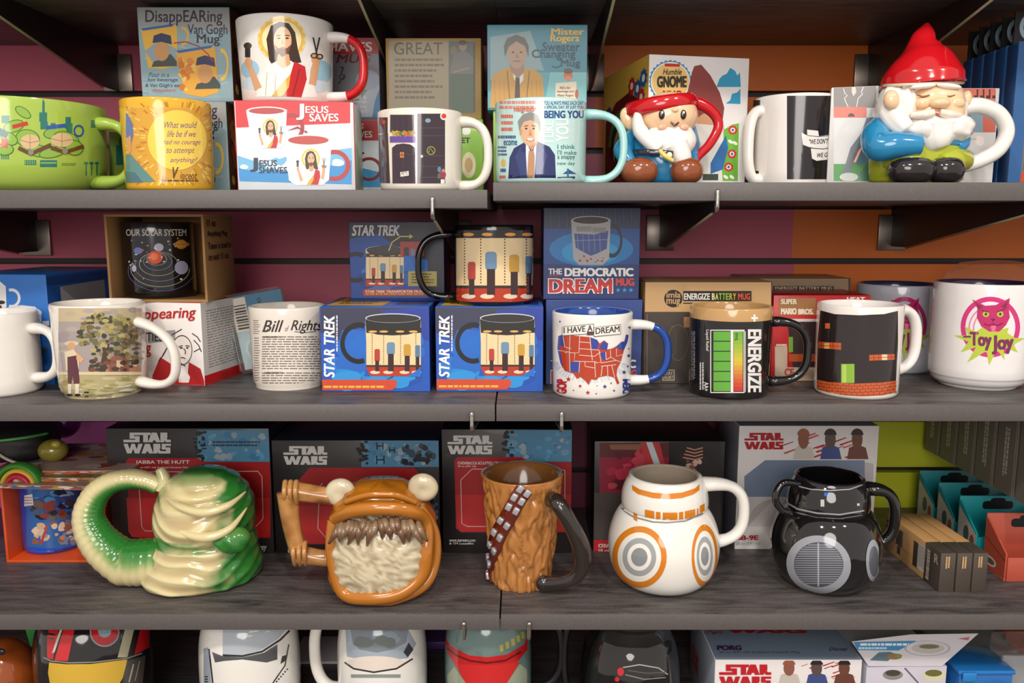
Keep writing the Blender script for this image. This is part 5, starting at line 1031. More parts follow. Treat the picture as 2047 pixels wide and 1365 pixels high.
film_box(B, W2, (208, 190, 460, 305), [(285, 420), (370, 325), (1015, 325), (1040, 350), (1080, 420), (1100, 800), (330, 800), (300, 770)], [(450, 420), (430, 440), (420, 700), (470, 760), (1000, 760)], (690, 158, 1170, 320),
    [('E', 236, 826, 250, 850), ('20', 236, 858, 250, 874)])
c = Cv(W2)
for x, y, s_ in ((805, 190, 22), (880, 215, 18), (808, 275, 26)): c.rect(x - s_, y - s_, x - s_ + 7, y + s_, '1c1c22'); c.rect(x + s_ - 7, y - s_, x + s_, y + s_, '1c1c22'); c.rect(x - s_, y - 4, x + s_, y + 4, '1c1c22')
c.spots(930, 170, 1160, 320, 30, ['1c1c22', '3a4656', '22262e', '6d7f94'], 10, 26, 5); c.build('printed_scene', B.root, B.front, lift=.0006); c = Cv(W2); c.spots(1110, 420, 1170, 720, 24, ['3a5c84', '8a94a0', '1c1c22', '5a7ca0'], 8, 18, 6); c.build('printed_edge', B.root, B.front)
C_ = carton('mug_box', 'black and red film box behind the bark textured mug, third of the black boxes', 884, 1143, 858, 1.018, S3, .12, BK, (0, 1, 1, 1, 1, 1), 0, 'black space film boxes')
film_box(C_, W3, (108, 124, 365, 240), [(150, 280), (170, 258), (565, 258), (600, 290), (876, 290), (876, 725), (190, 725), (160, 700)], [(835, 340), (260, 332), (190, 400), (196, 670), (230, 688), (700, 690), (835, 560), (835, 340)], (470, 92, 878, 288),
    [('CHEWBACCA SCULPTED CERAMIC MUG', 170, 286, 520, 304), ('20 oz (591 ml)', 170, 310, 285, 322), ('www.starwars.com', 118, 766, 280, 782), ('& TM Lucasfilm', 118, 786, 270, 799)])
D = carton('mug_box', 'dark film box with a red and white diagonal beam behind the orange ringed ball mug', 1187, 1446, 882, 1.022, S3, .12, [fl('2c2626'), fl('1c1818')], (0, 1, 1, 1, 1, 1), 0, 'black space film boxes')
c = Cv(W3); c.rect(1050, 170, 1480, 480, '8e1a34'); c.rect(1050, 170, 1480, 260, '5a2026'); c.spots(1060, 180, 1460, 470, 26, ['a82440', '7a1430', 'b83048', '5a1424', 'c04050'], 20, 55, 3, .8); c.poly([(1300, 165), (1420, 165), (1500, 480), (1380, 480)], 'b83a3a'); c.poly([(1338, 165), (1376, 165), (1462, 400), (1420, 400)], 'c4d0d8'); c.rect(1480, 165, 1800, 480, '1f1a1a'); c.poly([(1110, 180), (1320, 178), (1300, 214), (1120, 212)], '8a5a44')
for k in range(4): c.line([(1590 - k * 8, 200 + k * 20), (1640, 214 + k * 20), (1690, 200 + k * 20)], 8, 'c4806a'); 
c.spots(1560, 270, 1700, 400, 12, ['8a4a40', 'b0604c', '5a2c2c', 'c9a89a'], 10, 24, 9); c.rect(1005, 480, 1800, 770, '4a423e'); c.rect(1010, 770, 1800, 874, '302a2a'); c.rect(1005, 772, 1110, 874, 'c4202c'); c.rect(1735, 180, 1800, 760, '201a1a'); c.ell(1400, 760, 260, 300, '3a2f2c', a0=180, a1=360); c.build('printed_picture', D.root, D.front)
c = Cv(W3); c.text('CERAMIC', 1042, 795, 1160, 818, 'f0dcd8', bold=.04); c.text('18 oz', 1044, 826, 1110, 850, 'f0dcd8', bold=.02); c.build('title_lettering', D.root, D.front)
E = carton('mug_box', 'white and pale grey film box with red lettering behind the glossy black ball mug', 1473, 1750, 851, 1.03, S3, .11, [fl('dcd6d4'), fl('8d8a96')], (0, 1, 1, 1, 1, 1), 0, 'white space film boxes')
def red_marks(c, x0, y0, x1, y1, seed):
    rg = random.Random(seed)
    for i in range(16): x, y = x0 + rg.random() * (x1 - x0) * .8, y0 + rg.random() * (y1 - y0); w = (x1 - x0) * rg.uniform(.08, .2); c.poly([(x, y + w * .22), (x + w, y - w * .12), (x + w * 1.05, y - w * .06), (x + w * .1, y + w * .3)], rg.choice(['b8242c', 'c84a48', 'a81c24']))
def busts(c, x0, y0, x1, y1):
    w = (x1 - x0) / 3; h = y1 - y0
    for i, (cl, tp) in enumerate((('8d5a48', 'b0563c'), ('5d4a46', '2c3a6a'), ('6d4434', '4a2f28'))):
        x = x0 + w * (i + .45); c.poly([(x - w * .38, y1), (x - w * .3, y0 + h * .62), (x, y0 + h * .5), (x + w * .32, y0 + h * .62), (x + w * .42, y1)], ('c9c0b4', '3f4f86', '6d3f34')[i]); c.ell(x, y0 + h * .34, w * .2, h * .32, cl); c.ell(x, y0 + h * .2, w * .23, h * .22, ('9c5a44', '2c2422', '2a2020')[i], a0=180, a1=360)
c = Cv(W4); c.poly([(148, 378), (278, 278), (895, 278), (895, 505), (148, 505)], '75849a'); c.poly([(148, 505), (895, 505), (895, 690), (330, 690), (170, 690), (160, 620)], 'cbc3c2'); c.ell(330, 690, 160, 170, 'b4aaa8', a0=180, a1=270); red_marks(c, 370, 100, 950, 240, 3); busts(c, 440, 85, 940, 272); c.rect(95, 690, 955, 845, 'd9d2d0'); c.poly([(895, 290), (950, 300), (945, 480), (895, 500)], 'b9b4b8')
c.build('printed_picture', E.root, E.front); c = Cv(W4); wars_logo(c.sub(148, 108, 372, 210), 'b01c28'); c.build('title_lettering', E.root, E.front)
c = Cv(W4); c.text('BB-9E', 95, 742, 236, 772, 'a8202c', bold=.04); c.text('20 oz (591 ml)', 95, 784, 248, 806, '8d8a94'); c.build('caption_lettering', E.root, E.front)
# ---------------------------------------------------------------- green and cream sack mug with coiled horn handle
GRN = lin('2f7a30')[:3]; GR2 = lin('6d9a4a')[:3]; CRM = lin('ddcf9c')[:3]; TANP = lin('a88a5a')[:3]
MP = MV('painted_glaze')
g = Sc('sculpted_mug', 'green and cream sculpted ceramic mug with drooping folds and a coiled horn handle', 'mug', 408, .948, S3, None, .06)
bm = bmesh.new(); nz, nt = 90, 140; H = .1365
pr = [(0, .056), (.03, .0635), (.12, .066), (.3, .0615), (.42, .0565), (.55, .0585), (.68, .057), (.8, .051), (.9, .041), (.97, .026), (1, .0)]
rings = []
def fold(th, t):
    q = t - .30 * (1 - cos(th * .85)) + .05 * noise.noise(Vector((th * 1.6, t * 2.5, 2)))
    s = sin(2 * pi * q * 4.2 + 2.2 * noise.noise(Vector((th * 1.2, q * 3, 0)))); w = max(0, 1 - abs(th) / 2.1)
    return (.045 * (1 - abs(s)) - .02) * w * (1 if t < .86 else (1 - t) / .14) - .02 * (1 - w) * noise.noise(Vector((th * 3, t * 6, 4)))
for j in range(nz + 1):
    t = j / nz; ring = []
    for k in range(nt):
        th = -pi + 2 * pi * k / nt; r = interp(pr, t) * (1 + 1.5 * fold(th, t))
        bulge = .012 * math.exp(-((th + .75) / .6) ** 2) * math.exp(-(t / .22) ** 2) + .006 * math.exp(-((th - .1) / .8) ** 2) * math.exp(-((t - .55) / .12) ** 2)
        r += bulge; ring.append(bm.verts.new((r * sin(th) + .004 * t, -r * cos(th) * .93, H * t + .0004)))
    rings.append(ring)
for j in range(nz):
    for k in range(nt): bm.faces.new((rings[j][k], rings[j][(k + 1) % nt], rings[j + 1][(k + 1) % nt], rings[j + 1][k]))
bm.faces.new(rings[0])
o = finish(bm, 'body', [MP], g.root)
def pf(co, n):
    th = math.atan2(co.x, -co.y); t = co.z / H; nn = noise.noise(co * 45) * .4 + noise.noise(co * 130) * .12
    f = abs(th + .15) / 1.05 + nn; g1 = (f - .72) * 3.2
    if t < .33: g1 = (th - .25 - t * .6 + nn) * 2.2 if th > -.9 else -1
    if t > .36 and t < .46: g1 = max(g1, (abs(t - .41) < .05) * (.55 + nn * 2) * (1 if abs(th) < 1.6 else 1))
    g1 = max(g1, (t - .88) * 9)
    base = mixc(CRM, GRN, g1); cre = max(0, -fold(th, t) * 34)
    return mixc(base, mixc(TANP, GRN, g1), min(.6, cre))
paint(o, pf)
path = [(405, 1158, -20), (330, 1152, -30), (262, 1130, -34), (205, 1090, -30), (178, 1040, -24), (188, 995, -18), (220, 966, -14), (262, 957, -10), (296, 962, -8), (318, 972, -8)]
o = g.tube('handle', path, [46, 47, 45, 38, 31, 26, 22, 20, 18, 17], MP, n=14, seg=32, wob=lambda i, a: 1 + .018 * sin(i * 1.9) + .012 * noise.noise(Vector((i * .4, a, 0))))
cen = g.L(285, 1052, -20)
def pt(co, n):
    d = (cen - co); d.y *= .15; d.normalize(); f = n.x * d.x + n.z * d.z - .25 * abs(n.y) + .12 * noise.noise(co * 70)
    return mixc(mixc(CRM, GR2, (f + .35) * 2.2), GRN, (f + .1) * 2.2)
paint(o, pt)
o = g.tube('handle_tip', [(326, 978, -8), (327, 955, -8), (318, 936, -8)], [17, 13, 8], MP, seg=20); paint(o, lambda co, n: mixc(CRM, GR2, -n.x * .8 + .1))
for q in ([(322, 986, -40), (358, 1012, -84), (408, 1024, -94), (456, 1010, -82), (492, 982, -34)], [(318, 1020, -44), (358, 1060, -88), (412, 1074, -98), (460, 1056, -84), (494, 1014, -38)]):
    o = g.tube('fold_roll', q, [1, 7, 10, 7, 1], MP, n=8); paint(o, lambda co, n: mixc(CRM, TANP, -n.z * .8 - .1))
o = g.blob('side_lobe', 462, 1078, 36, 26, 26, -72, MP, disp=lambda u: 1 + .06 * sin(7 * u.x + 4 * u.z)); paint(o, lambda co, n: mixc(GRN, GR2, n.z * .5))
# ---------------------------------------------------------------- ochre hooded mug with cream woolly panel
OC = lin('b8701c')[:3]; OD = lin('6d3c10')[:3]; WOOL = lin('ddd0b0')[:3]; WOD = lin('a08a6c')[:3]; BRW = lin('6b4630')[:3]
g = Sc('sculpted_mug', 'ochre draped hood mug with a cream woolly panel and a log shaped handle', 'mug', 765, .928, S3, None, .06)
bm = bmesh.new(); nz, nt = 80, 130; H = .128; rings = []
pr = [(0, .050), (.04, .058), (.15, .0625), (.4, .0635), (.6, .061), (.78, .054), (.9, .043), (.97, .028), (1, .0)]
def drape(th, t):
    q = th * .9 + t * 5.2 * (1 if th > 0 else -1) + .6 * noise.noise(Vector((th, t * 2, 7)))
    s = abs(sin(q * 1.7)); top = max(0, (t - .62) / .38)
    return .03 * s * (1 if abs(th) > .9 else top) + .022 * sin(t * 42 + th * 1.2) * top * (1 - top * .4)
for j in range(nz + 1):
    t = j / nz; ring = []
    for k in range(nt):
        th = -pi + 2 * pi * k / nt; r = interp(pr, t) * (1 + drape(th, t)); sq = (abs(sin(th)) ** 2.7 + abs(cos(th)) ** 2.7) ** (-1 / 2.7)
        ring.append(bm.verts.new((r * sin(th) * sq, -r * cos(th) * .86 * sq, H * t + .0004)))
    rings.append(ring)
for j in range(nz):
    for k in range(nt): bm.faces.new((rings[j][k], rings[j][(k + 1) % nt], rings[j + 1][(k + 1) % nt], rings[j + 1][k]))
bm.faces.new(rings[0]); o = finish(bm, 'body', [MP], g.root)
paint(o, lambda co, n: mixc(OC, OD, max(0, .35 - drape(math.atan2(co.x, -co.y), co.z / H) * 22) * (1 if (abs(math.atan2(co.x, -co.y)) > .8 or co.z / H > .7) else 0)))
def wl(u):
    a = math.atan2(u.z, u.x); return 1 + .045 * sin(24 * a + 6 * noise.noise(u * 3)) + .05 * noise.noise(u * 5)
o = g.blob('woolly_panel', 757, 1112, 88, 84, 34, -84, MP, disp=wl, sub=9, sq=2.5)
paint(o, lambda co, n: mixc(WOOL, WOD, .5 - .5 * sin(24 * math.atan2(co.z - .045, co.x) + 6 * noise.noise(co * 50)) + .4 * noise.noise(co * 120) - .2))
rg = random.Random(6)
for i in range(22):
    x = 676 + i * 7.6; s_ = 1 if x > 757 else -1; xe = x + s_ * rg.uniform(4, 22); y0 = 1038 + rg.uniform(-6, 8) + abs(x - 757) * .06
    o = g.tube('brown_tuft', [(x, y0, -104), (x + s_ * 4, y0 + 16, -122), (xe, y0 + rg.uniform(30, 46), -116)], [5, 8, 2.5], MP, n=4, seg=8)
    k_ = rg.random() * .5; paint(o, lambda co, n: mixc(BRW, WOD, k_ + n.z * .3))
for nm, q, rr in (('hood_hem', [(668, 1040, -84), (700, 1022, -110), (760, 1016, -118), (820, 1022, -108), (850, 1044, -80), (852, 1100, -92), (842, 1150, -96), (800, 1186, -106), (740, 1196, -108), (688, 1186, -98), (668, 1130, -92), (664, 1080, -88), (668, 1040, -84)], 13),
              ('drape', [(838, 1012, -60), (868, 1062, -52), (870, 1122, -58), (848, 1170, -74), (790, 1198, -96), (726, 1206, -96)], 10),
              ('drape', [(690, 1004, -84), (735, 990, -92), (790, 990, -90), (832, 1006, -76)], 7)):
    q2 = [g.L(*p) for p in q]
    q3 = spline(q2, 8)
    for p in q3: p.z = max(p.z, rr * g.sc * .96)
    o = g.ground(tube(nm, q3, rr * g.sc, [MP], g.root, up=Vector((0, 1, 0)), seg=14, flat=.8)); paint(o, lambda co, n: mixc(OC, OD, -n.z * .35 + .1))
for x, y, s_ in ((680, 984, -1), (846, 974, 1)):
    o = g.blob('round_lug', x, y, 30, 28, 17, -20, MP, rot=(0, R_(20 * s_), 0), disp=lambda u: 1 - .35 * max(0, -u.y) ** 3 * (1 - min(1, (u.x * u.x + u.z * u.z) * 1.5))); paint(o, lambda co, n: mixc(WOOL, WOD, .15 + .5 * noise.noise(co * 90)))
LOG = lin('c48e54')[:3]; LGD = lin('94602c')[:3]
for nm, q, rr in (('handle', [(690, 996, -10), (640, 988, -16), (575, 980, -20)], [17, 17, 19]), ('handle', [(574, 984, -20), (582, 1040, -20), (596, 1104, -20)], [21, 18, 17]), ('handle', [(596, 1108, -20), (640, 1114, -18), (690, 1122, -12)], [18, 16, 15])):
    o = g.tube(nm, q, rr, MP, n=10, seg=20, wob=lambda i, a: 1 + .05 * sin(5 * a + i * .3)); paint(o, lambda co, n: mixc(LOG, LGD, .35 + .9 * noise.noise(Vector((co.x * 90, co.y * 90, co.z * 90)))))
for x, y in ((582, 984), (600, 1106)):
    for k in range(3):
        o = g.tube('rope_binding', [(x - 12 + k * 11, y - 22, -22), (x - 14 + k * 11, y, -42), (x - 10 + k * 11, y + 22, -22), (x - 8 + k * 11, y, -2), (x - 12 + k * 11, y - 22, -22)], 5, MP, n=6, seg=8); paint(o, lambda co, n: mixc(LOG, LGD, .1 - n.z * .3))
# ---------------------------------------------------------------- bark textured mug with studded strap
g = Sc('sculpted_mug', 'tall tan bark textured mug with a studded brown strap and dark handle', 'mug', 1044, .936, S3, None, .06)
H = zat(972, .936 - .05) - S3; BK1 = lin('b87a3e')[:3]; BK2 = lin('5d3416')[:3]
bm = bmesh.new(); nz, nt = 120, 160; rings = []
pr = [(0, .0362), (.03, .0370), (.1, .0375), (.5, .0425), (.85, .0475), (.95, .049), (1, .0485)]
def bark(th, z):
    w = Vector((3.4 * cos(th) + .4 * noise.noise(Vector((th * 2, z * 40, 3))), z * 34 - abs(sin(th * 5 + 1.2 * noise.noise(Vector((z * 30, th, 0))))) * .9, 3.4 * sin(th))); return noise.fractal(w, 1, 2, 2)
def bk(th, t):
    e = 1 if t < .9 else max(0, (1 - t) / .1)
    b_ = abs(bark(th, t * H)); return min(.5, b_) * e + .5 * (1 - e)
for j in range(nz + 1):
    t = j / nz; ring = []
    for k in range(nt):
        th = 2 * pi * k / nt; r = interp(pr, t) + .008 * (bk(th, t) - .5)
        ring.append(bm.verts.new((r * sin(th) - .001 * (1 - t), -r * cos(th), H * t + .0004)))
    rings.append(ring)
zi = [(.0445, H + .0002), (.041, H - .003), (.036, H * .6), (.03, .01)]
for r, z in zi: rings.append([bm.verts.new((r * sin(2*pi*k/nt), -r * cos(2*pi*k/nt), z)) for k in range(nt)])
for j in range(len(rings) - 1):
    for k in range(nt): bm.faces.new((rings[j][k], rings[j][(k + 1) % nt], rings[j + 1][(k + 1) % nt], rings[j + 1][k]))
bm.faces.new(rings[0]); bm.faces.new(rings[-1]); o = finish(bm, 'body', [MP], g.root)
def pb(co, n):
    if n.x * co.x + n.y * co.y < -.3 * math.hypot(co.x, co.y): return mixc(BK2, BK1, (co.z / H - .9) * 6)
    return mixc(BK2, BK1, bk(math.atan2(co.x, -co.y) % (2 * pi), co.z / H) * 3.5 + .5)
paint(o, pb)
sp = [(1048, 978), (1036, 996), (1020, 1026), (1000, 1062), (988, 1094), (976, 1132), (971, 1162)]
def onbark(px, py, lift):
    d = ray(px, py); X, Y = g.org.x, g.org.y; k = d.x ** 2 + d.y ** 2; h = d.x * X + d.y * Y; q = X * X + Y * Y; r = .045
    for i in range(5):
        Dd = max(0, h * h - k * (q - r * r)); t = (h - math.sqrt(Dd)) / k; z = EZ + t * d.z - S3; r = interp(pr, max(0, min(1, z / H)))
    a = math.atan2(t * d.x - X, Y - t * d.y); r += lift; return Vector((r * sin(a), -r * cos(a), max(.001, min(H - .002, z))))
ps = spline([onbark(x, y, .0006) for x, y in sp], 6)
bm = bmesh.new(); rgs = []
for i, p in enumerate(ps):
    n = Vector((p.x, p.y, 0)).normalized(); t = (ps[min(i + 1, len(ps) - 1)] - ps[max(i - 1, 0)]).normalized(); s_ = n.cross(t).normalized()
    rgs.append([bm.verts.new(p + s_ * a + n * b_) for a, b_ in ((-.0095, -.003), (-.0095, .002), (0, .0032), (.0095, .002), (.0095, -.003))])
for i in range(len(rgs) - 1):
    for k in range(4): bm.faces.new((rgs[i][k], rgs[i][k + 1], rgs[i + 1][k + 1], rgs[i + 1][k]))
st = finish(bm, 'strap', [GL('6b2416')], g.root)
for i in range(8):
    t = .05 + i * .125; j = int(t * (len(ps) - 1)); p = ps[j]; n = Vector((p.x, p.y, 0)).normalized(); tt = (ps[min(j + 1, len(ps) - 1)] - ps[max(j - 1, 0)]).normalized(); s_ = n.cross(tt).normalized()
    for sg in (-1, 1):
        bm = bmesh.new(); bm_box(bm, -.0034, -.0022, -.0044, .0034, .0022, .0044, 0, .0011)
        m3 = Matrix((s_, n, tt)).transposed()
        for v in bm.verts: v.co = m3 @ v.co + p + s_ * sg * .0048 + n * .0032
        finish(bm, 'stud', [M('b9bcc0', .2, .5, .35, .03)], st)
g.tube('handle', [(1102, 996, -62), (1118, 1010, -84), (1142, 1050, -88), (1160, 1090, -84), (1164, 1124, -80), (1150, 1152, -76), (1120, 1164, -72), (1084, 1166, -54)], [15, 16, 16, 18, 17, 14, 12, 16], M('2c2420', .15, .6, 0, .05), n=8, seg=18)
for x, y, d_ in ((1106, 1000, -64), (1088, 1166, -60)): g.blob('handle_boss', x, y, 17, 16, 12, d_, M('2c2420', .15, .6, 0, .05))
# ---------------------------------------------------------------- white ball mug
CRW = GL('f0ece4'); ORG = 'd9811c'
prof = [(.56, 0), (.62, .006), (.75, .04), (.88, .11), (.96, .21), (1, .34), (.985, .46), (.92, .575), (.84, .655), (.765, .70), (.745, .712), (.77, .725), (.775, .78), (.755, .86), (.70, .935), (.655, .975)]
def ballmap(m, cyz, tf=None): return m.fm
m = mug('sculpted_mug', 'round white ball mug with orange ring emblems and an orange striped collar', 1326, 110, 973, .934, S3, CRW, M('c9b9a4', .25, .4), CRW, 4, (.36, .90), 52, 11, profile=prof, H=.1325, wall=.006, hfl=.55)
c = Cv(W3)
def em(c, x, y, rx, ry, rot=0):
    c.ell(x, y, rx, ry, ORG, 40); c.ell(x, y, rx * .80, ry * .80, 'f0ece4', 36); c.ell(x, y, rx * .62, ry * .62, 'a3a6a6', 30); c.ell(x, y, rx * .44, ry * .44, 'f0ece4', 26); c.ell(x, y, rx * .3, ry * .3, '8d9092', 26)
em(c, 1298, 878, 168, 192); em(c, 1700, 872, 80, 196)
c.poly([(1252, 430), (1300, 458), (1380, 478), (1470, 486), (1560, 478), (1640, 452), (1668, 425), (1668, 462), (1630, 490), (1560, 512), (1470, 520), (1380, 512), (1290, 488), (1255, 462)], ORG)
for x0, x1, d0, d1 in ((1262, 1285, 600, 612), (1332, 1390, 583, 594), (1400, 1428, 597, 600), (1442, 1532, 602, 602), (1542, 1568, 600, 597), (1578, 1642, 594, 580), (1652, 1662, 578, 575), (1670, 1700, 560, 545)): c.poly([(x0, d0), (x1, d1), (x1, d1 + 46), (x0, d0 + 46)], ORG)
c.line([(1180, 575), (1260, 628), (1380, 660), (1470, 664), (1580, 654), (1690, 606)], 10, '8d8a84'); mprint(m, c, fine=True)
# ---------------------------------------------------------------- glossy black ball mug
BG = M('161415', .06, .8, 0, .02)
m = mug('sculpted_mug', 'glossy black ball mug with a grey striped disc emblem and two handles', 1650, 106, 978, .934, S3, BG, BG, BG, -12, (.40, .90), 20, 10.5, profile=[(a * (.96 if b > .7 else 1), b) for a, b in prof], H=.131, wall=.005, hfl=.55)
c = Cv(W4); c.ell(610, 925, 200, 180, '9a9ca4', 40, rot=.25); c.ell(610, 925, 152, 140, '4a4c54', 36)
for k in range(18):
    y = 800 + k * 14; w = 148 * math.sqrt(max(0, 1 - ((y - 925) / 138) ** 2)); c.rect(610 - w, y, 610 + w, y + 6, '8d9098') if w > 10 else None
c.rect(603, 790, 613, 1060, 'a3a6ac')
c.ell(945, 900, 44, 130, '9a9ca4', 30); c.ell(950, 905, 30, 95, '5a5c64', 26)
c.line([(450, 430), (560, 458), (680, 466), (800, 458), (880, 430)], 6, 'a9a8aa'); c.line([(420, 545), (480, 580), (600, 606), (740, 615), (890, 590)], 10, '9a9a9e'); c.line([(470, 600), (600, 632), (740, 640), (880, 618)], 5, '7a7a7e')
c.rect(622, 522, 645, 565, 'c4c0ba'); c.rect(645, 478, 660, 500, '2c6ac8'); c.rect(664, 478, 679, 500, '2c6ac8'); c.rect(845, 545, 862, 560, 'c4c0ba'); mprint(m, c, fine=True)
pts = [m.root.location + Vector((-.034, -.01, .122)), m.root.location + Vector((-.058, -.014, .126)), m.root.location + Vector((-.067, -.016, .108)), m.root.location + Vector((-.056, -.014, .092)), m.root.location + Vector((-.034, -.01, .088))]
tube('handle_loop', [p - m.root.location for p in spline(pts, 8)], .0042, [BG], m.root, seg=12)
# ---------------------------------------------------------------- narrow tan boxes with dark ends
for i, (xa, xb) in enumerate(((1880, 1911), (1913, 1944), (1945.5, 1975))):
    Yf_ = .904; xl, xr = xat(xa, Yf_, S3 + .02), xat(xb, Yf_, S3 + .02); w = (xr - xl) / 2; d = .066; H = .0475
    t = thing('narrow_box', 'narrow tan box with dark metallic end, %s of the three side by side' % ('leftmost', 'middle one', 'rightmost')[i], 'box', ((xl + xr) / 2 - .004, Yf_ + d, S3), R_(2.5), 'narrow tan boxes')
    box('carton', -w + .0004, -d + .034, .0004, w - .0004, d, H - .0006, M('c49660', .55, 0, 0, .08, 40), t, .0006); box('dark_sleeve', -w, -d, 0, w, -d + .0345, H, M('5a5048', .35, .2, .3, .06), t, .0008)
    c = Cv(); c.bars(30, 8, 62, 40, 2, 'd0a878', 3 + i, .7, .2, vert=True); c.build('end_lettering', t, unit_map((-w, -d, H), (2 * w, 0, 0), (0, 0, -H), (0, -1, 0)))
    if i == 0:
        c = Cv(); c.text('TOY', 2, 10, 14, 62, '2c2018', rot=-90, bold=.05); c.rect(22, 18, 34, 62, '3a2c20'); c.rect(25, 64, 31, 86, '3a2c20'); c.rect(54, 18, 64, 84, '3a2c20'); c.line([(14, 60), (52, 66)], 1, '6d4c2c'); c.rect(62, 14, 75, 82, 'd4cdc4'); c.bars(63, 18, 74, 78, 5, '6d6660', 4, .4, .1, vert=True); c.build('printed_side', t, unit_map((-w + .0004, d, H), (0, -2 * d, 0), (0, 0, -H), (-1, 0, 0)))
        c = Cv(); c.bars(20, 12, 44, 90, 1, 'b9a894', 3, .8, .05, vert=True); c.text('R', 64, 10, 90, 34, 'b9a894', bold=.03); c.build('sleeve_lettering', t, unit_map((-w, -d + .0345, H), (0, -.0345, 0), (0, 0, -H), (-1, 0, 0)))
# ---------------------------------------------------------------- teal tray boxes, red tray box, grey hanging packs
for i, (Y, cl, nm) in enumerate(((1.132, '0f7d86', 'rearmost teal tray box'), (1.077, '0f7d86', 'middle teal tray box'), (1.022, '159aa0', 'front teal tray box'), (.958, 'b8523f', 'salmon red tray box'))):
    t = thing('tray_box', nm + ' at the right end of the lower shelf', 'box', (.577 + .05, Y, S3), 0, 'tray boxes at the right end')
    mt = fl(cl); h = .069
    box('header', -.05, .019, 0, .05, .021, h, [mt], t, .0004); box('base', -.05, -.0245, 0, .05, .0185, .003, [mt], t, .0004); box('front_wall', -.048, -.0265, .0004, .048, -.0247, .030, [mt], t, .0004)
    for x in (-.05, .048):
        bm = bmesh.new(); a = [bm.verts.new((x, y, z)) for y, z in ((.0187, .0032), (.0187, .064), (-.0245, .034), (-.0245, .0032))]; b_ = [bm.verts.new((v.co.x + .002, v.co.y, v.co.z)) for v in a]
        bm.faces.new(a); bm.faces.new(b_[::-1])
        for k in range(4): bm.faces.new((a[k], b_[k], b_[(k + 1) % 4], a[(k + 1) % 4]))
        finish(bm, 'side_wall', [mt], t, False)
    c = Cv(); c.rrect(30, 10, 70, 26, 5, '0c1416'); c.rrect(40, 4, 60, 18, 5, '0c1416'); c.build('hang_slot', t, unit_map((-.05, .019, h), (.1, 0, 0), (0, 0, -h), (0, -1, 0)))
    c = Cv(); c.poly([(0, 12), (100, 52), (100, 98), (0, 98)], 'c4bdb4' if i < 3 else 'b8523f')
    if i < 3: c.ell(45, 62, 15, 17, '4a5a58'); c.ell(78, 72, 12, 15, '8d5a4a')
    else: c.line([(0, 40), (100, 64)], 3, '8d3a2c'); c.ell(30, 84, 30, 10, 'd9d2ca'); c.ell(30, 84, 22, 6, '6d5a50')
    c.build('side_label', t, unit_map((-.05, .0187, .064), (0, -.0432, 0), (0, 0, -.061), (-1, 0, 0)))
for i in range(6):
    Y = 1.158 - i * .045; t = thing('hanging_pack', 'slim grey hanging pack with vertical lettering, %s from the back' % ('first', 'second', 'third', 'fourth', 'fifth', 'sixth')[i], 'pack', (.594 + .04, Y, EZ - .332), 0, 'grey hanging packs')
    h = .108; box('carton', -.04, -.02, 0, .04, .02, h, [fl('6f6862')], t, .0012); box('hang_tab', -.012, -.001, h - .002, .012, .001, .1184, [PR('8d8680')], t, .0003)
    c = Cv(); c.rect(0, 0, 100, 100, '6f6862'); c.bars(38, 24, 64, 82, 2, 'b9b0a8', 3 + i, .7, .1, vert=True); c.rect(90, 0, 98, 100, '8d8680'); c.build('printed_side', t, unit_map((-.04, .02, h), (0, -.04, 0), (0, 0, -h), (-1, 0, 0)))
t = thing('display_hook', 'straight chrome display hook carrying the grey hanging packs', 'hook', (.634, YW, EZ - .2155)); tube('rod', [(0, 0, 0), (0, -.29, 0)], .0018, [MCHR], t, up=Vector((0, 0, 1))); tube('rod_tip', [(0, -.29, 0), (0, -.294, .002), (0, -.296, -.0)], .0018, [MCHR], t, up=Vector((1, 0, 0)))
# ---------------------------------------------------------------- orange open box, flat packs and clutter, left end
OB = M('d8521a', .5, .1, 0, .05, 20); Yb = .988
x0, x1 = xat(6, Yb, S3 + .05), xat(178, Yb, S3 + .05); H = zat(964, Yb) - S3; w = (x1 - x0) / 2; d = .10; XO = (x0 + x1) / 2
t = thing('open_box', 'bright orange open fronted box holding a blue poster print mug', 'box', (XO, Yb + d / 2, S3))
for nm, q in (('bottom_panel', (-w, -d/2, 0, w, d/2, .003)), ('top_panel', (-w, -d/2, H - .003, w, d/2, H)), ('side_panel', (-w, -d/2, .003, -w + .003, d/2, H - .003)), ('side_panel', (w - .003, -d/2, .003, w, d/2, H - .003)), ('back_panel', (-w + .003, d/2 - .003, .003, w - .003, d/2, H - .003))): box(nm, *q, [OB], t, .0004)
m = mug('coffee_mug', 'cobalt blue mug with a crowded poster print, inside the orange box', 107, 57, 976, Yb + .052, S3 + .0031, GL('1c46b0'), GL('1c2a5a'), GL('6a2a9a'), 195, (.2, .8), 4, 6, H=H - .014)
c = Cv((0, 840, .21978)); c.rect(240, 600, 740, 1165, '2c62a8'); c.spots(240, 600, 730, 820, 20, ['3f86c4', '8ab0cc', '2c4a90', '5a9ad0', '1c2a4a'], 30, 80, 3, .6); c.spots(260, 700, 700, 940, 26, ['23202c', '3a3a4a', '6d5a54', '8a3a34', '4a5a7a'], 20, 60, 7, .7); c.spots(270, 900, 700, 1160, 34, ['b98a6a', 'd0a884', 'c9b4a4', '8d5a48', '7a8aa4', 'e0c4a8'], 16, 46, 9, .9); c.line([(430, 960), (370, 1130)], 22, 'b83a2c'); c.poly([(185, 690), (300, 668), (310, 768), (195, 785)], 'd9d2d4'); c.bars(205, 695, 300, 770, 3, '9a6a70', 3, .4, .1); c.poly([(250, 1150), (480, 1172), (730, 1130), (735, 1190), (480, 1232), (260, 1205)], '1c4ac0'); mprint(m, c)
zt = S3 + H
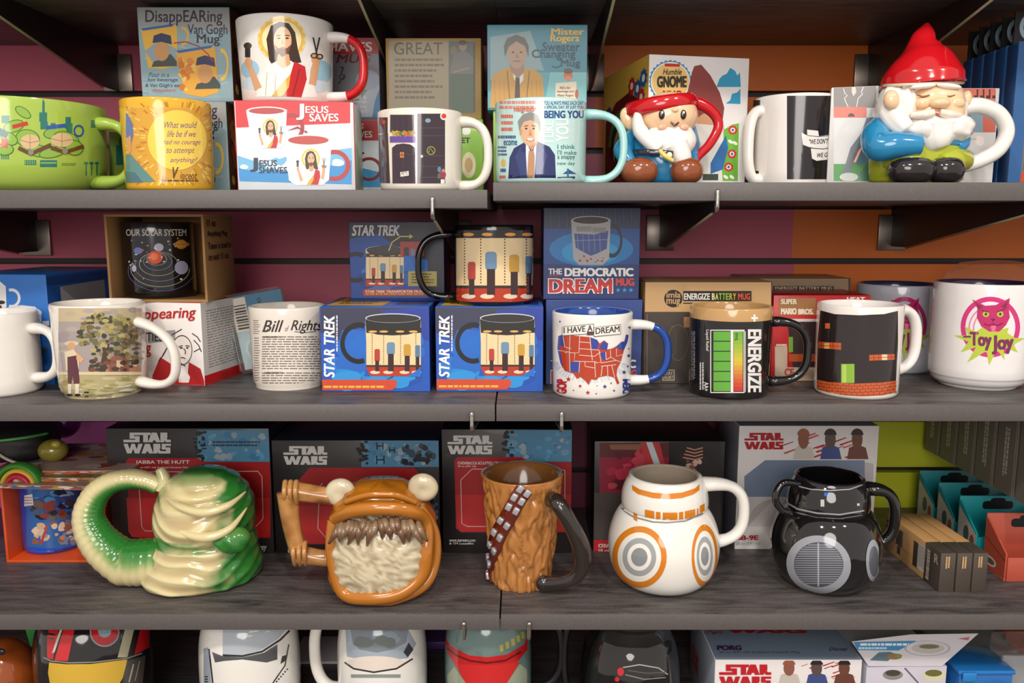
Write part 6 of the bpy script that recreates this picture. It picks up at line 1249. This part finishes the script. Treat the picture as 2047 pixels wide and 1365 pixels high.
for i, (dx, dy, ww, dd, hh, cl, ed, lab) in enumerate(((.010, .028, .092, .075, .0055, 'b08c7a', '2c6a9c', 'flat printed card pack with blue edge lying directly on the orange box'), (.018, .034, .088, .07, .006, '8d7a4c', 'c4703a', 'flat mottled card pack, middle of the pile on the orange box'), (.026, .04, .082, .064, .0045, 'b89a94', 'c8501c', 'flat pink mottled card pack with orange edge, top of the pile'))):
    t = thing('card_pack', lab, 'card pack', (XO + dx, Yb + d / 2 + dy - .03, zt), R_(-4 + 3 * i), 'flat card packs'); box('carton', -ww, -dd, 0, ww, dd, hh, [fl(cl), fl(ed)], t, .0008, (1, 1, 1, 1, 0, 0)); zt += hh
    c = Cv(); c.rect(0, 0, 100, 100, cl); c.spots(0, 0, 100, 100, 50, ['c9b4a4', '9a4a34', 'b08a3c', '6d5a50', 'd9c9bc', 'c4703a', '7a6a84'], 4, 12, 20 + i, .8); c.build('printed_top', t, unit_map((-ww, dd, hh), (2 * ww, 0, 0), (0, -2 * dd, 0), (0, 0, 1))); c = Cv(); c.spots(0, 0, 100, 100, 40, ['c9b4a4', '9a4a34', 'b08a3c', '6d5a50', 'd9c9bc', 'c4703a'], 2, 5, 40 + i, 6); c.build('printed_edge', t, unit_map((-ww, -dd, hh), (2 * ww, 0, 0), (0, 0, -hh), (0, -1, 0)), clip=(1, 6, 99, 94)) 
t = thing('toy_pouch', 'black fabric toy pouch with pale loops, far left of the lower shelf', 'pouch', (-.662, 1.045, zt), R_(12))
blob('pouch', (0, 0, .022), (.052, .05, .0225), M('1c171a', .6, 0, 0, .2, 30, .3), t, sq=3.2, disp=lambda u: 1 + .05 * noise.noise(u * 4)); tube('zip_piping', spline([(-.05, -.042, .03), (-.01, -.051, .034), (.03, -.047, .036), (.05, -.02, .034)], 6), .0018, [PR('4a9a4c')], t)
tube('loop', spline([(0, -.05, .02), (.015, -.058, .012), (.035, -.06, .004), (.045, -.05, .0015)], 6), .0018, [PR('b9a894')], t)
for x in (-.03, -.012): tube('loop', spline([(x, -.042, .036), (x + .006, -.05, .025), (x + .012, -.051, .012)], 5), .0014, [PR('c9b8b0')], t)
t = thing('rainbow_band', 'green, yellow and red arched band at the far left edge of the pile', 'band', (-.612, .975, S3 + H), 0)
for k, (cl, r) in enumerate((('3f8a34', .026), ('d0b03c', .0195), ('c41c44', .013))): tube('stripe', [(r * cos(a), 0, r * sin(a) + .0005) for a in [pi * q / 18 for q in range(19)]], .0033, [PR(cl)], t, flat=2.6, up=Vector((0, 1, 0)))
t = thing('toy_ball', 'purple round toy against the pink wall, left end of the lower shelf', 'toy', (-.648, 1.14, zt)); blob('ball', (0, 0, .024), (.024, .024, .024), GL('7a2c80'), t); blob('cap', (0, 0, .046), (.01, .01, .006), GL('4a1c54'), t)
t = thing('toy_ball', 'small olive yellow round toy in front of the purple one', 'toy', (-.598, 1.025, zt)); blob('ball', (0, 0, .0145), (.018, .016, .0145), GL('8d8030'), t); blob('cap', (.008, -.006, .024), (.006, .006, .005), GL('b0a448'), t)
# ================================================================ BOTTOM SHELF: tops only in view
def helm(name, label, cx, R, Yc, body, prof, **k): return mug(name, label, cx, R, 0, Yc, S4, body, k.pop('inner', None), profile=prof, H=.149, **k)
dome = [(.78, 0), (.84, .02), (.93, .12), (.99, .3), (1, .55), (.97, .75), (.88, .9), (.76, .975)]
g = Sc('globe_mug', 'brown orange ceramic globe mug at the bottom left corner', 'mug', 8, .93, S4, None, .1)
g.blob('body', 8, 1350, 62, 78, 62, 0, GL('9c4c1c')); lathe('foot', [(0, 0), (.03, 0), (.032, .006), (.03, .04), (0, .04)], [GL('8a4018')], g.root, 40); g.blob('spot', 2, 1303, 8, 7, 4, -58, GL('1c1a24'))
b = carton('card_box', 'green card with a pointed tip standing behind the bottom left globe mug', 30, 92, 1300, 1.03, S4, .02, fl('1c3a2a'), None, 0)
c = Cv(B1); c.poly([(170, 100), (262, 100), (205, 215)], '3fb84c')
bm = bmesh.new(); t0 = [(.0, 0), (.018, 0), (.018, .05), (-.002, .052)]; bm.free()
p0 = P(50, 1255, 1.03) - b.root.location; p1 = P(80, 1255, 1.03) - b.root.location; p2 = P(62, 1297, 1.03) - b.root.location
bm = bmesh.new(); a = [bm.verts.new((q.x, -.01 + e, q.z)) for e in (0, .002) for q in (p0, p1, p2)]; bm.faces.new(a[:3]); bm.faces.new(a[3:][::-1])
for k in range(3): bm.faces.new((a[k], a[k + 3], a[(k + 1) % 3 + 3], a[(k + 1) % 3]))
finish(bm, 'pointed_tip', [PR('3fb84c')], b.root, False)
m = helm('sculpted_mug', 'black domed mug with red stripes above a yellow band, lower left', 193, 106, .934, M('1a1718', .1, .7, 0, .03), dome)
c = Cv(B1); c.poly([(310, 90), (385, 90), (350, 292), (312, 280)], 'c01c20'); c.poly([(418, 90), (492, 90), (448, 300), (360, 298)], 'c8242a'); c.poly([(395, 90), (412, 90), (362, 240), (344, 250)], 'c9c4b0'); c.poly([(825, 90), (885, 90), (840, 275), (775, 278)], 'b9b294'); c.poly([(925, 90), (1005, 90), (985, 210), (885, 262)], 'c01c20')
c.ell(690, 110, 98, 98, '8aa0a8'); c.ell(690, 108, 90, 90, 'c01c24'); c.ell(690, 100, 44, 46, '8aa0a8')
c.poly([(325, 310), (440, 322), (600, 320), (838, 290), (838, 360), (790, 446), (330, 446), (318, 380)], 'd8b040'); c.line([(275, 270), (340, 300), (450, 312), (620, 308), (840, 282), (935, 250)], 8, '8d8a86'); c.poly([(838, 300), (960, 262), (940, 446), (800, 446)], '4a4440'); c.line([(880, 320), (850, 440)], 10, 'a9a29a'); c.line([(920, 300), (890, 430)], 7, '8d8680'); mprint(m, c)
m = helm('sculpted_mug', 'white domed mug with grey panels and dark trim bands on the bottom shelf', 503, 96, .934, CRW, dome)
c = Cv(B1); c.poly([(1470, 90), (1890, 90), (1840, 150), (1720, 230), (1600, 262), (1470, 262)], 'b4bcc4'); c.line([(1470, 262), (1600, 268), (1730, 238), (1850, 160), (1910, 100)], 13, '1c1a1c'); c.poly([(1400, 240), (1470, 268), (1600, 276), (1740, 246), (1830, 190), (1830, 290), (1760, 310), (1600, 290), (1480, 300), (1420, 310)], '55585a'); c.poly([(1340, 220), (1375, 210), (1395, 446), (1345, 446)], '9aa4b0'); c.line([(1380, 220), (1405, 446)], 10, '2c2a2c')
c.line([(1905, 190), (1880, 330), (1800, 446)], 8, '2c2a2c')
for k in range(6): c.rect(1820 + k * 14, 430 - k * 16, 1830 + k * 14, 440 - k * 16, '2c2a2c')
for k in range(3): c.rect(1352, 400 + k * 16, 1372, 408 + k * 16, '2c2a2c')
c.poly([(1860, 270), (1890, 260), (1880, 300), (1850, 320)], '1c1a1c'); mprint(m, c)
m = helm('sculpted_mug', 'white domed mug with a pale blue band and thick white handle on its left', 766, 88, .934, CRW, dome, hmat=CRW, hang=184, hz=(.28, .97), hext=44, hth=11)
c = Cv(B2); c.poly([(460, 90), (900, 90), (960, 200), (900, 300), (680, 330), (470, 290)], 'a4b0bc'); c.poly([(495, 90), (905, 90), (890, 190), (800, 240), (680, 262), (560, 240), (510, 190)], '7d8890'); c.spots(500, 100, 890, 240, 9, ['8a9aa8', '6d7470', '94a4b4'], 40, 90, 3, .6)
c.ell(670, 340, 212, 54, 'e9dcd0', 40); c.line([(455, 330), (520, 375), (660, 400), (820, 375), (935, 305)], 12, '3a3436'); c.poly([(870, 260), (905, 190), (940, 240), (900, 295)], '2c3a48'); c.rect(500, 415, 850, 440, '8d9a94'); mprint(m, c)
m = helm('sculpted_mug', 'grey green domed mug with red band, yellow dashes and a black handle', 976, 86, .934, GL('6a827e'), dome, hmat=M('17171a', .08, .7, 0, .02), hang=-4, hz=(.3, .96), hext=60, hth=7.5)
c = Cv(B2); c.poly([(1165, 150), (1200, 215), (1330, 280), (1460, 295), (1600, 275), (1720, 205), (1745, 150), (1745, 240), (1680, 320), (1640, 360), (1480, 446), (1390, 446), (1240, 360), (1180, 260)], 'c41e22'); c.line([(1180, 230), (1240, 280), (1340, 320), (1460, 335), (1590, 318), (1700, 255)], 14, '6a1014'); c.poly([(1240, 340), (1400, 350), (1400, 476), (1300, 476)], 'd02a2a'); c.poly([(1480, 350), (1690, 330), (1600, 476), (1480, 476)], 'd02a2a'); c.rect(1398, 350, 1482, 476, 'd02a2a')
for k, (x, y) in enumerate(((1562, 232), (1602, 212), (1642, 190), (1680, 168), (1712, 140))): c.poly([(x - 16, y - 24), (x + 10, y - 30), (x + 14, y + 16), (x - 8, y + 26)], 'b4a83c')
c.poly([(1130, 330), (1160, 300), (1160, 476), (1125, 440)], 'c9a23c'); c.poly([(1180, 420), (1230, 360), (1310, 476), (1180, 476)], '9aa48c'); c.poly([(1690, 340), (1740, 380), (1740, 476), (1600, 476)], '9aa48c'); mprint(m, c)
DK = M('1c1a1a', .05, .9, .2, .02)
m = helm('sculpted_mug', 'shiny black flared pitcher mug with a large loop handle on its left', 1258, 100, .934, DK, [(.8, 0), (.9, .03), (1, .25), (.98, .5), (.9, .68), (.8, .8), (.83, .9), (.95, .975)], hmat=DK, hang=186, hz=(.2, .95), hext=32, hth=7)
c = Cv(B3); c.ell(340, 238, 14, 18, 'c4202c'); c.ell(325, 270, 10, 10, 'c4202c'); c.line([(350, 220), (420, 208), (500, 222), (540, 250)], 5, 'a9a29c'); c.line([(360, 250), (440, 270), (530, 262)], 4, '8d8680'); c.line([(370, 232), (450, 244), (530, 240)], 4, '5a5450'); mprint(m, c)
# white film boxes on the bottom shelf
F_ = carton('mug_box', 'white and grey blue film box with red lettering lying on the bottom shelf', 1427, 1719, 1319, .90, S4, .135, [fl('e6e0de'), fl('7f8ea2'), fl('a9b2c0')], (0, 1, 1, 2, 1, 1), 0, 'white space film boxes')
c = Cv(B3); red_marks(c, 1100, 190, 1360, 270, 5); busts(c, 1000, 188, 1350, 290); c.build('printed_picture', F_.root, F_.front); c = Cv(B3); wars_logo(c.sub(756, 206, 960, 300), 'c01c28'); c.build('title_lettering', F_.root, F_.front)
tm = plane_map(F_.root, (0, 0, F_.H), (0, 0, 1)); c = Cv(B3); c.text('PORG', 748, 130, 852, 150, '4a2c5a', bold=.05); c.text('20 oz (591 ml) Sculpted Ceramic Mug', 756, 154, 1098, 165, '5a6478'); c.build('top_lettering', F_.root, tm); c = Cv(B3); c.text('Disney', 1222, 138, 1302, 156, '2c3444', shear=.3); c.build('signature_lettering', F_.root, tm); c = Cv(B3); c.text('WARS', 790, 58, 1130, 78, 'a82030', bold=.05); red_marks(c, 690, 66, 790, 80, 3); c.build('logo_lettering', F_.root, tm)
c = Cv(); c.text('STAR', 12, 45, 40, 58, 'c01c28', bold=.04); c.text('WARS', 12, 60, 40, 73, 'c01c28', bold=.04); c.build('side_lettering', F_.root, F_.left)
for lab, xa, xb, yt, Y in (('white box edge with red marks behind the black striped domed mug', 18, 128, 1322, 1.06), ('white box edge with red marks between the two white domed mugs', 580, 676, 1322, 1.06), ('purple card box deep between the white mug and the green domed mug', 838, 900, 1283, 1.10)):
    b = carton('mug_box', lab, xa, xb, yt, Y, S4, .07, fl('cfc8c8' if 'white box' in lab else '5a3a7a'), None, 0)
    if 'white box' in lab: c = Cv(); red_marks(c, xa, yt + 8, xb, yt + 44, int(xa)); c.build('printed_marks', b.root, b.front, clip=(xa + 1, yt + 1, xb - 1, 1420))
# opened lunch bowl box with raised lid
K = carton('bowl_box', 'white lunch bowl box with blue hinge edge beside the white film box', 1728, 1888, 1331, .905, S4, .10, [fl('cdc8d4'), fl('2c86c0')], (0, 0, 0, 0, 0, 0), 0)
c = Cv((1700, 1240, .16952)); c.line([(200, 540), (640, 532), (1060, 520)], 18, '2c7ab8'); c.ell(500, 640, 120, 60, '8d8a84'); c.ell(500, 620, 90, 36, '4a463c'); c.ell(990, 650, 140, 70, 'd9d4b4'); c.ell(980, 620, 100, 40, '6d6a34'); c.line([(640, 560), (800, 737)], 20, '6d6a78'); c.build('printed_front', K.root, K.front)
def lidp(px, py):
    Y = .93; z0 = P(1735, 1331, .905).z
    for i in range(8): Y = .905 + .55 * (P(px, py, Y).z - z0)
    return P(px, py, Y) - K.root.location
hl, hr = P(1735, 1331, .905) - K.root.location, P(1882, 1331, .905) - K.root.location; tl, tr, tk = lidp(1702, 1282), lidp(1955, 1266), lidp(1820, 1268)
bm = bmesh.new(); nn = (hr - hl).cross(tl - hl).normalized() * .0015; qs = [hl, hr, tr, tk, tl]; a = [bm.verts.new(q) for q in qs]; b_ = [bm.verts.new(q + nn) for q in qs]; bm.faces.new(a); bm.faces.new(b_[::-1])
for k in range(5): bm.faces.new((a[k], b_[k], b_[(k + 1) % 5], a[(k + 1) % 5]))
lid = finish(bm, 'lid_flap', [fl('d0cad0')], K.root, False)
c = Cv((1700, 1240, .16952)); c.poly([(30, 255), (770, 240), (560, 355), (75, 350)], '2c86b8'); c.bars(110, 270, 690, 300, 1, 'e4edf2', 8, .9, .03); c.bars(90, 315, 440, 345, 1, 'c4dcea', 3, .8); c.ring(900, 330, 270, 90, .93, 'a9a4ac'); c.ell(910, 330, 190, 60, 'b9b4ac'); c.ell(920, 308, 120, 26, '6d664c'); c.poly([(220, 470), (330, 375), (460, 370), (540, 400), (430, 480)], '4f6a74'); c.ell(510, 425, 90, 36, '8a6a44'); c.ell(560, 415, 40, 20, '7a8a34'); c.poly([(1260, 215), (1400, 195), (1380, 235)], 'b8626a')
c.build('lid_print', K.root, plane_map(K.root, hl, nn.normalized() if nn.dot(K.root.location + hl - Vector((0, 0, EZ))) < 0 else -nn.normalized()), lift=.0018)
t0 = P(1960, 1330, 1.0)
b = carton('card_box', 'green, white and black striped box right of the lunch bowl box', 1880, 2032, 1300, 1.01, S4, .09, fl('8d8a92'), None, 0)
c = Cv((1700, 1240, .16952)); c.rect(1080, 355, 1480, 410, '8a9a24'); c.rect(1470, 355, 1960, 412, '9a98a0'); c.rect(1080, 415, 1960, 490, '3c3a42'); c.rect(1330, 415, 1530, 490, '141214'); c.rect(1080, 490, 1360, 590, '7a8c1c'); c.rect(1360, 490, 1560, 600, '141214'); c.rect(1560, 495, 1960, 600, 'b4aca8'); c.build('printed_front', b.root, b.front)
t = thing('plastic_tray', 'bright blue plastic tray box in the bottom right corner', 'tray', (xat(1950, .93, S4 + .07), .935, S4)); h = zat(1341, .905) - S4
box('tub', -.032, -.028, 0, .032, .028, h - .006, [M('1c6ab8', .2, .5)], t, .002); box('lid', -.034, -.03, h - .0058, .034, .03, h, [M('2478c4', .2, .5)], t, .002); box('clip', -.03, -.033, h - .012, -.014, -.0302, h - .001, [M('2c86d0', .2, .5)], t, .001)
t = thing('plastic_container', 'clear plastic clamshell standing at the bottom right edge', 'container', (xat(2035, .93, S4 + .1), .93, S4)); h = zat(1298, .905) - S4
box('shell', -.022, -.022, 0, .03, .022, h, [M('d8dcdc', .1, .3, 0, .02, 60, 0, .9)], t, .005); box('insert', -.018, -.003, .002, .026, .003, h - .02, [PR('a9a8aa')], t, .001)
t = thing('card_box', 'small red brown box hanging edge at the lower right corner, behind the clamshell', 'box', (xat(2030, 1.08, EZ - .55), 1.08, S4)); box('carton', -.03, -.03, 0, .04, .03, zat(1262, 1.05) - S4, [fl('8d4a38')], t, .001)
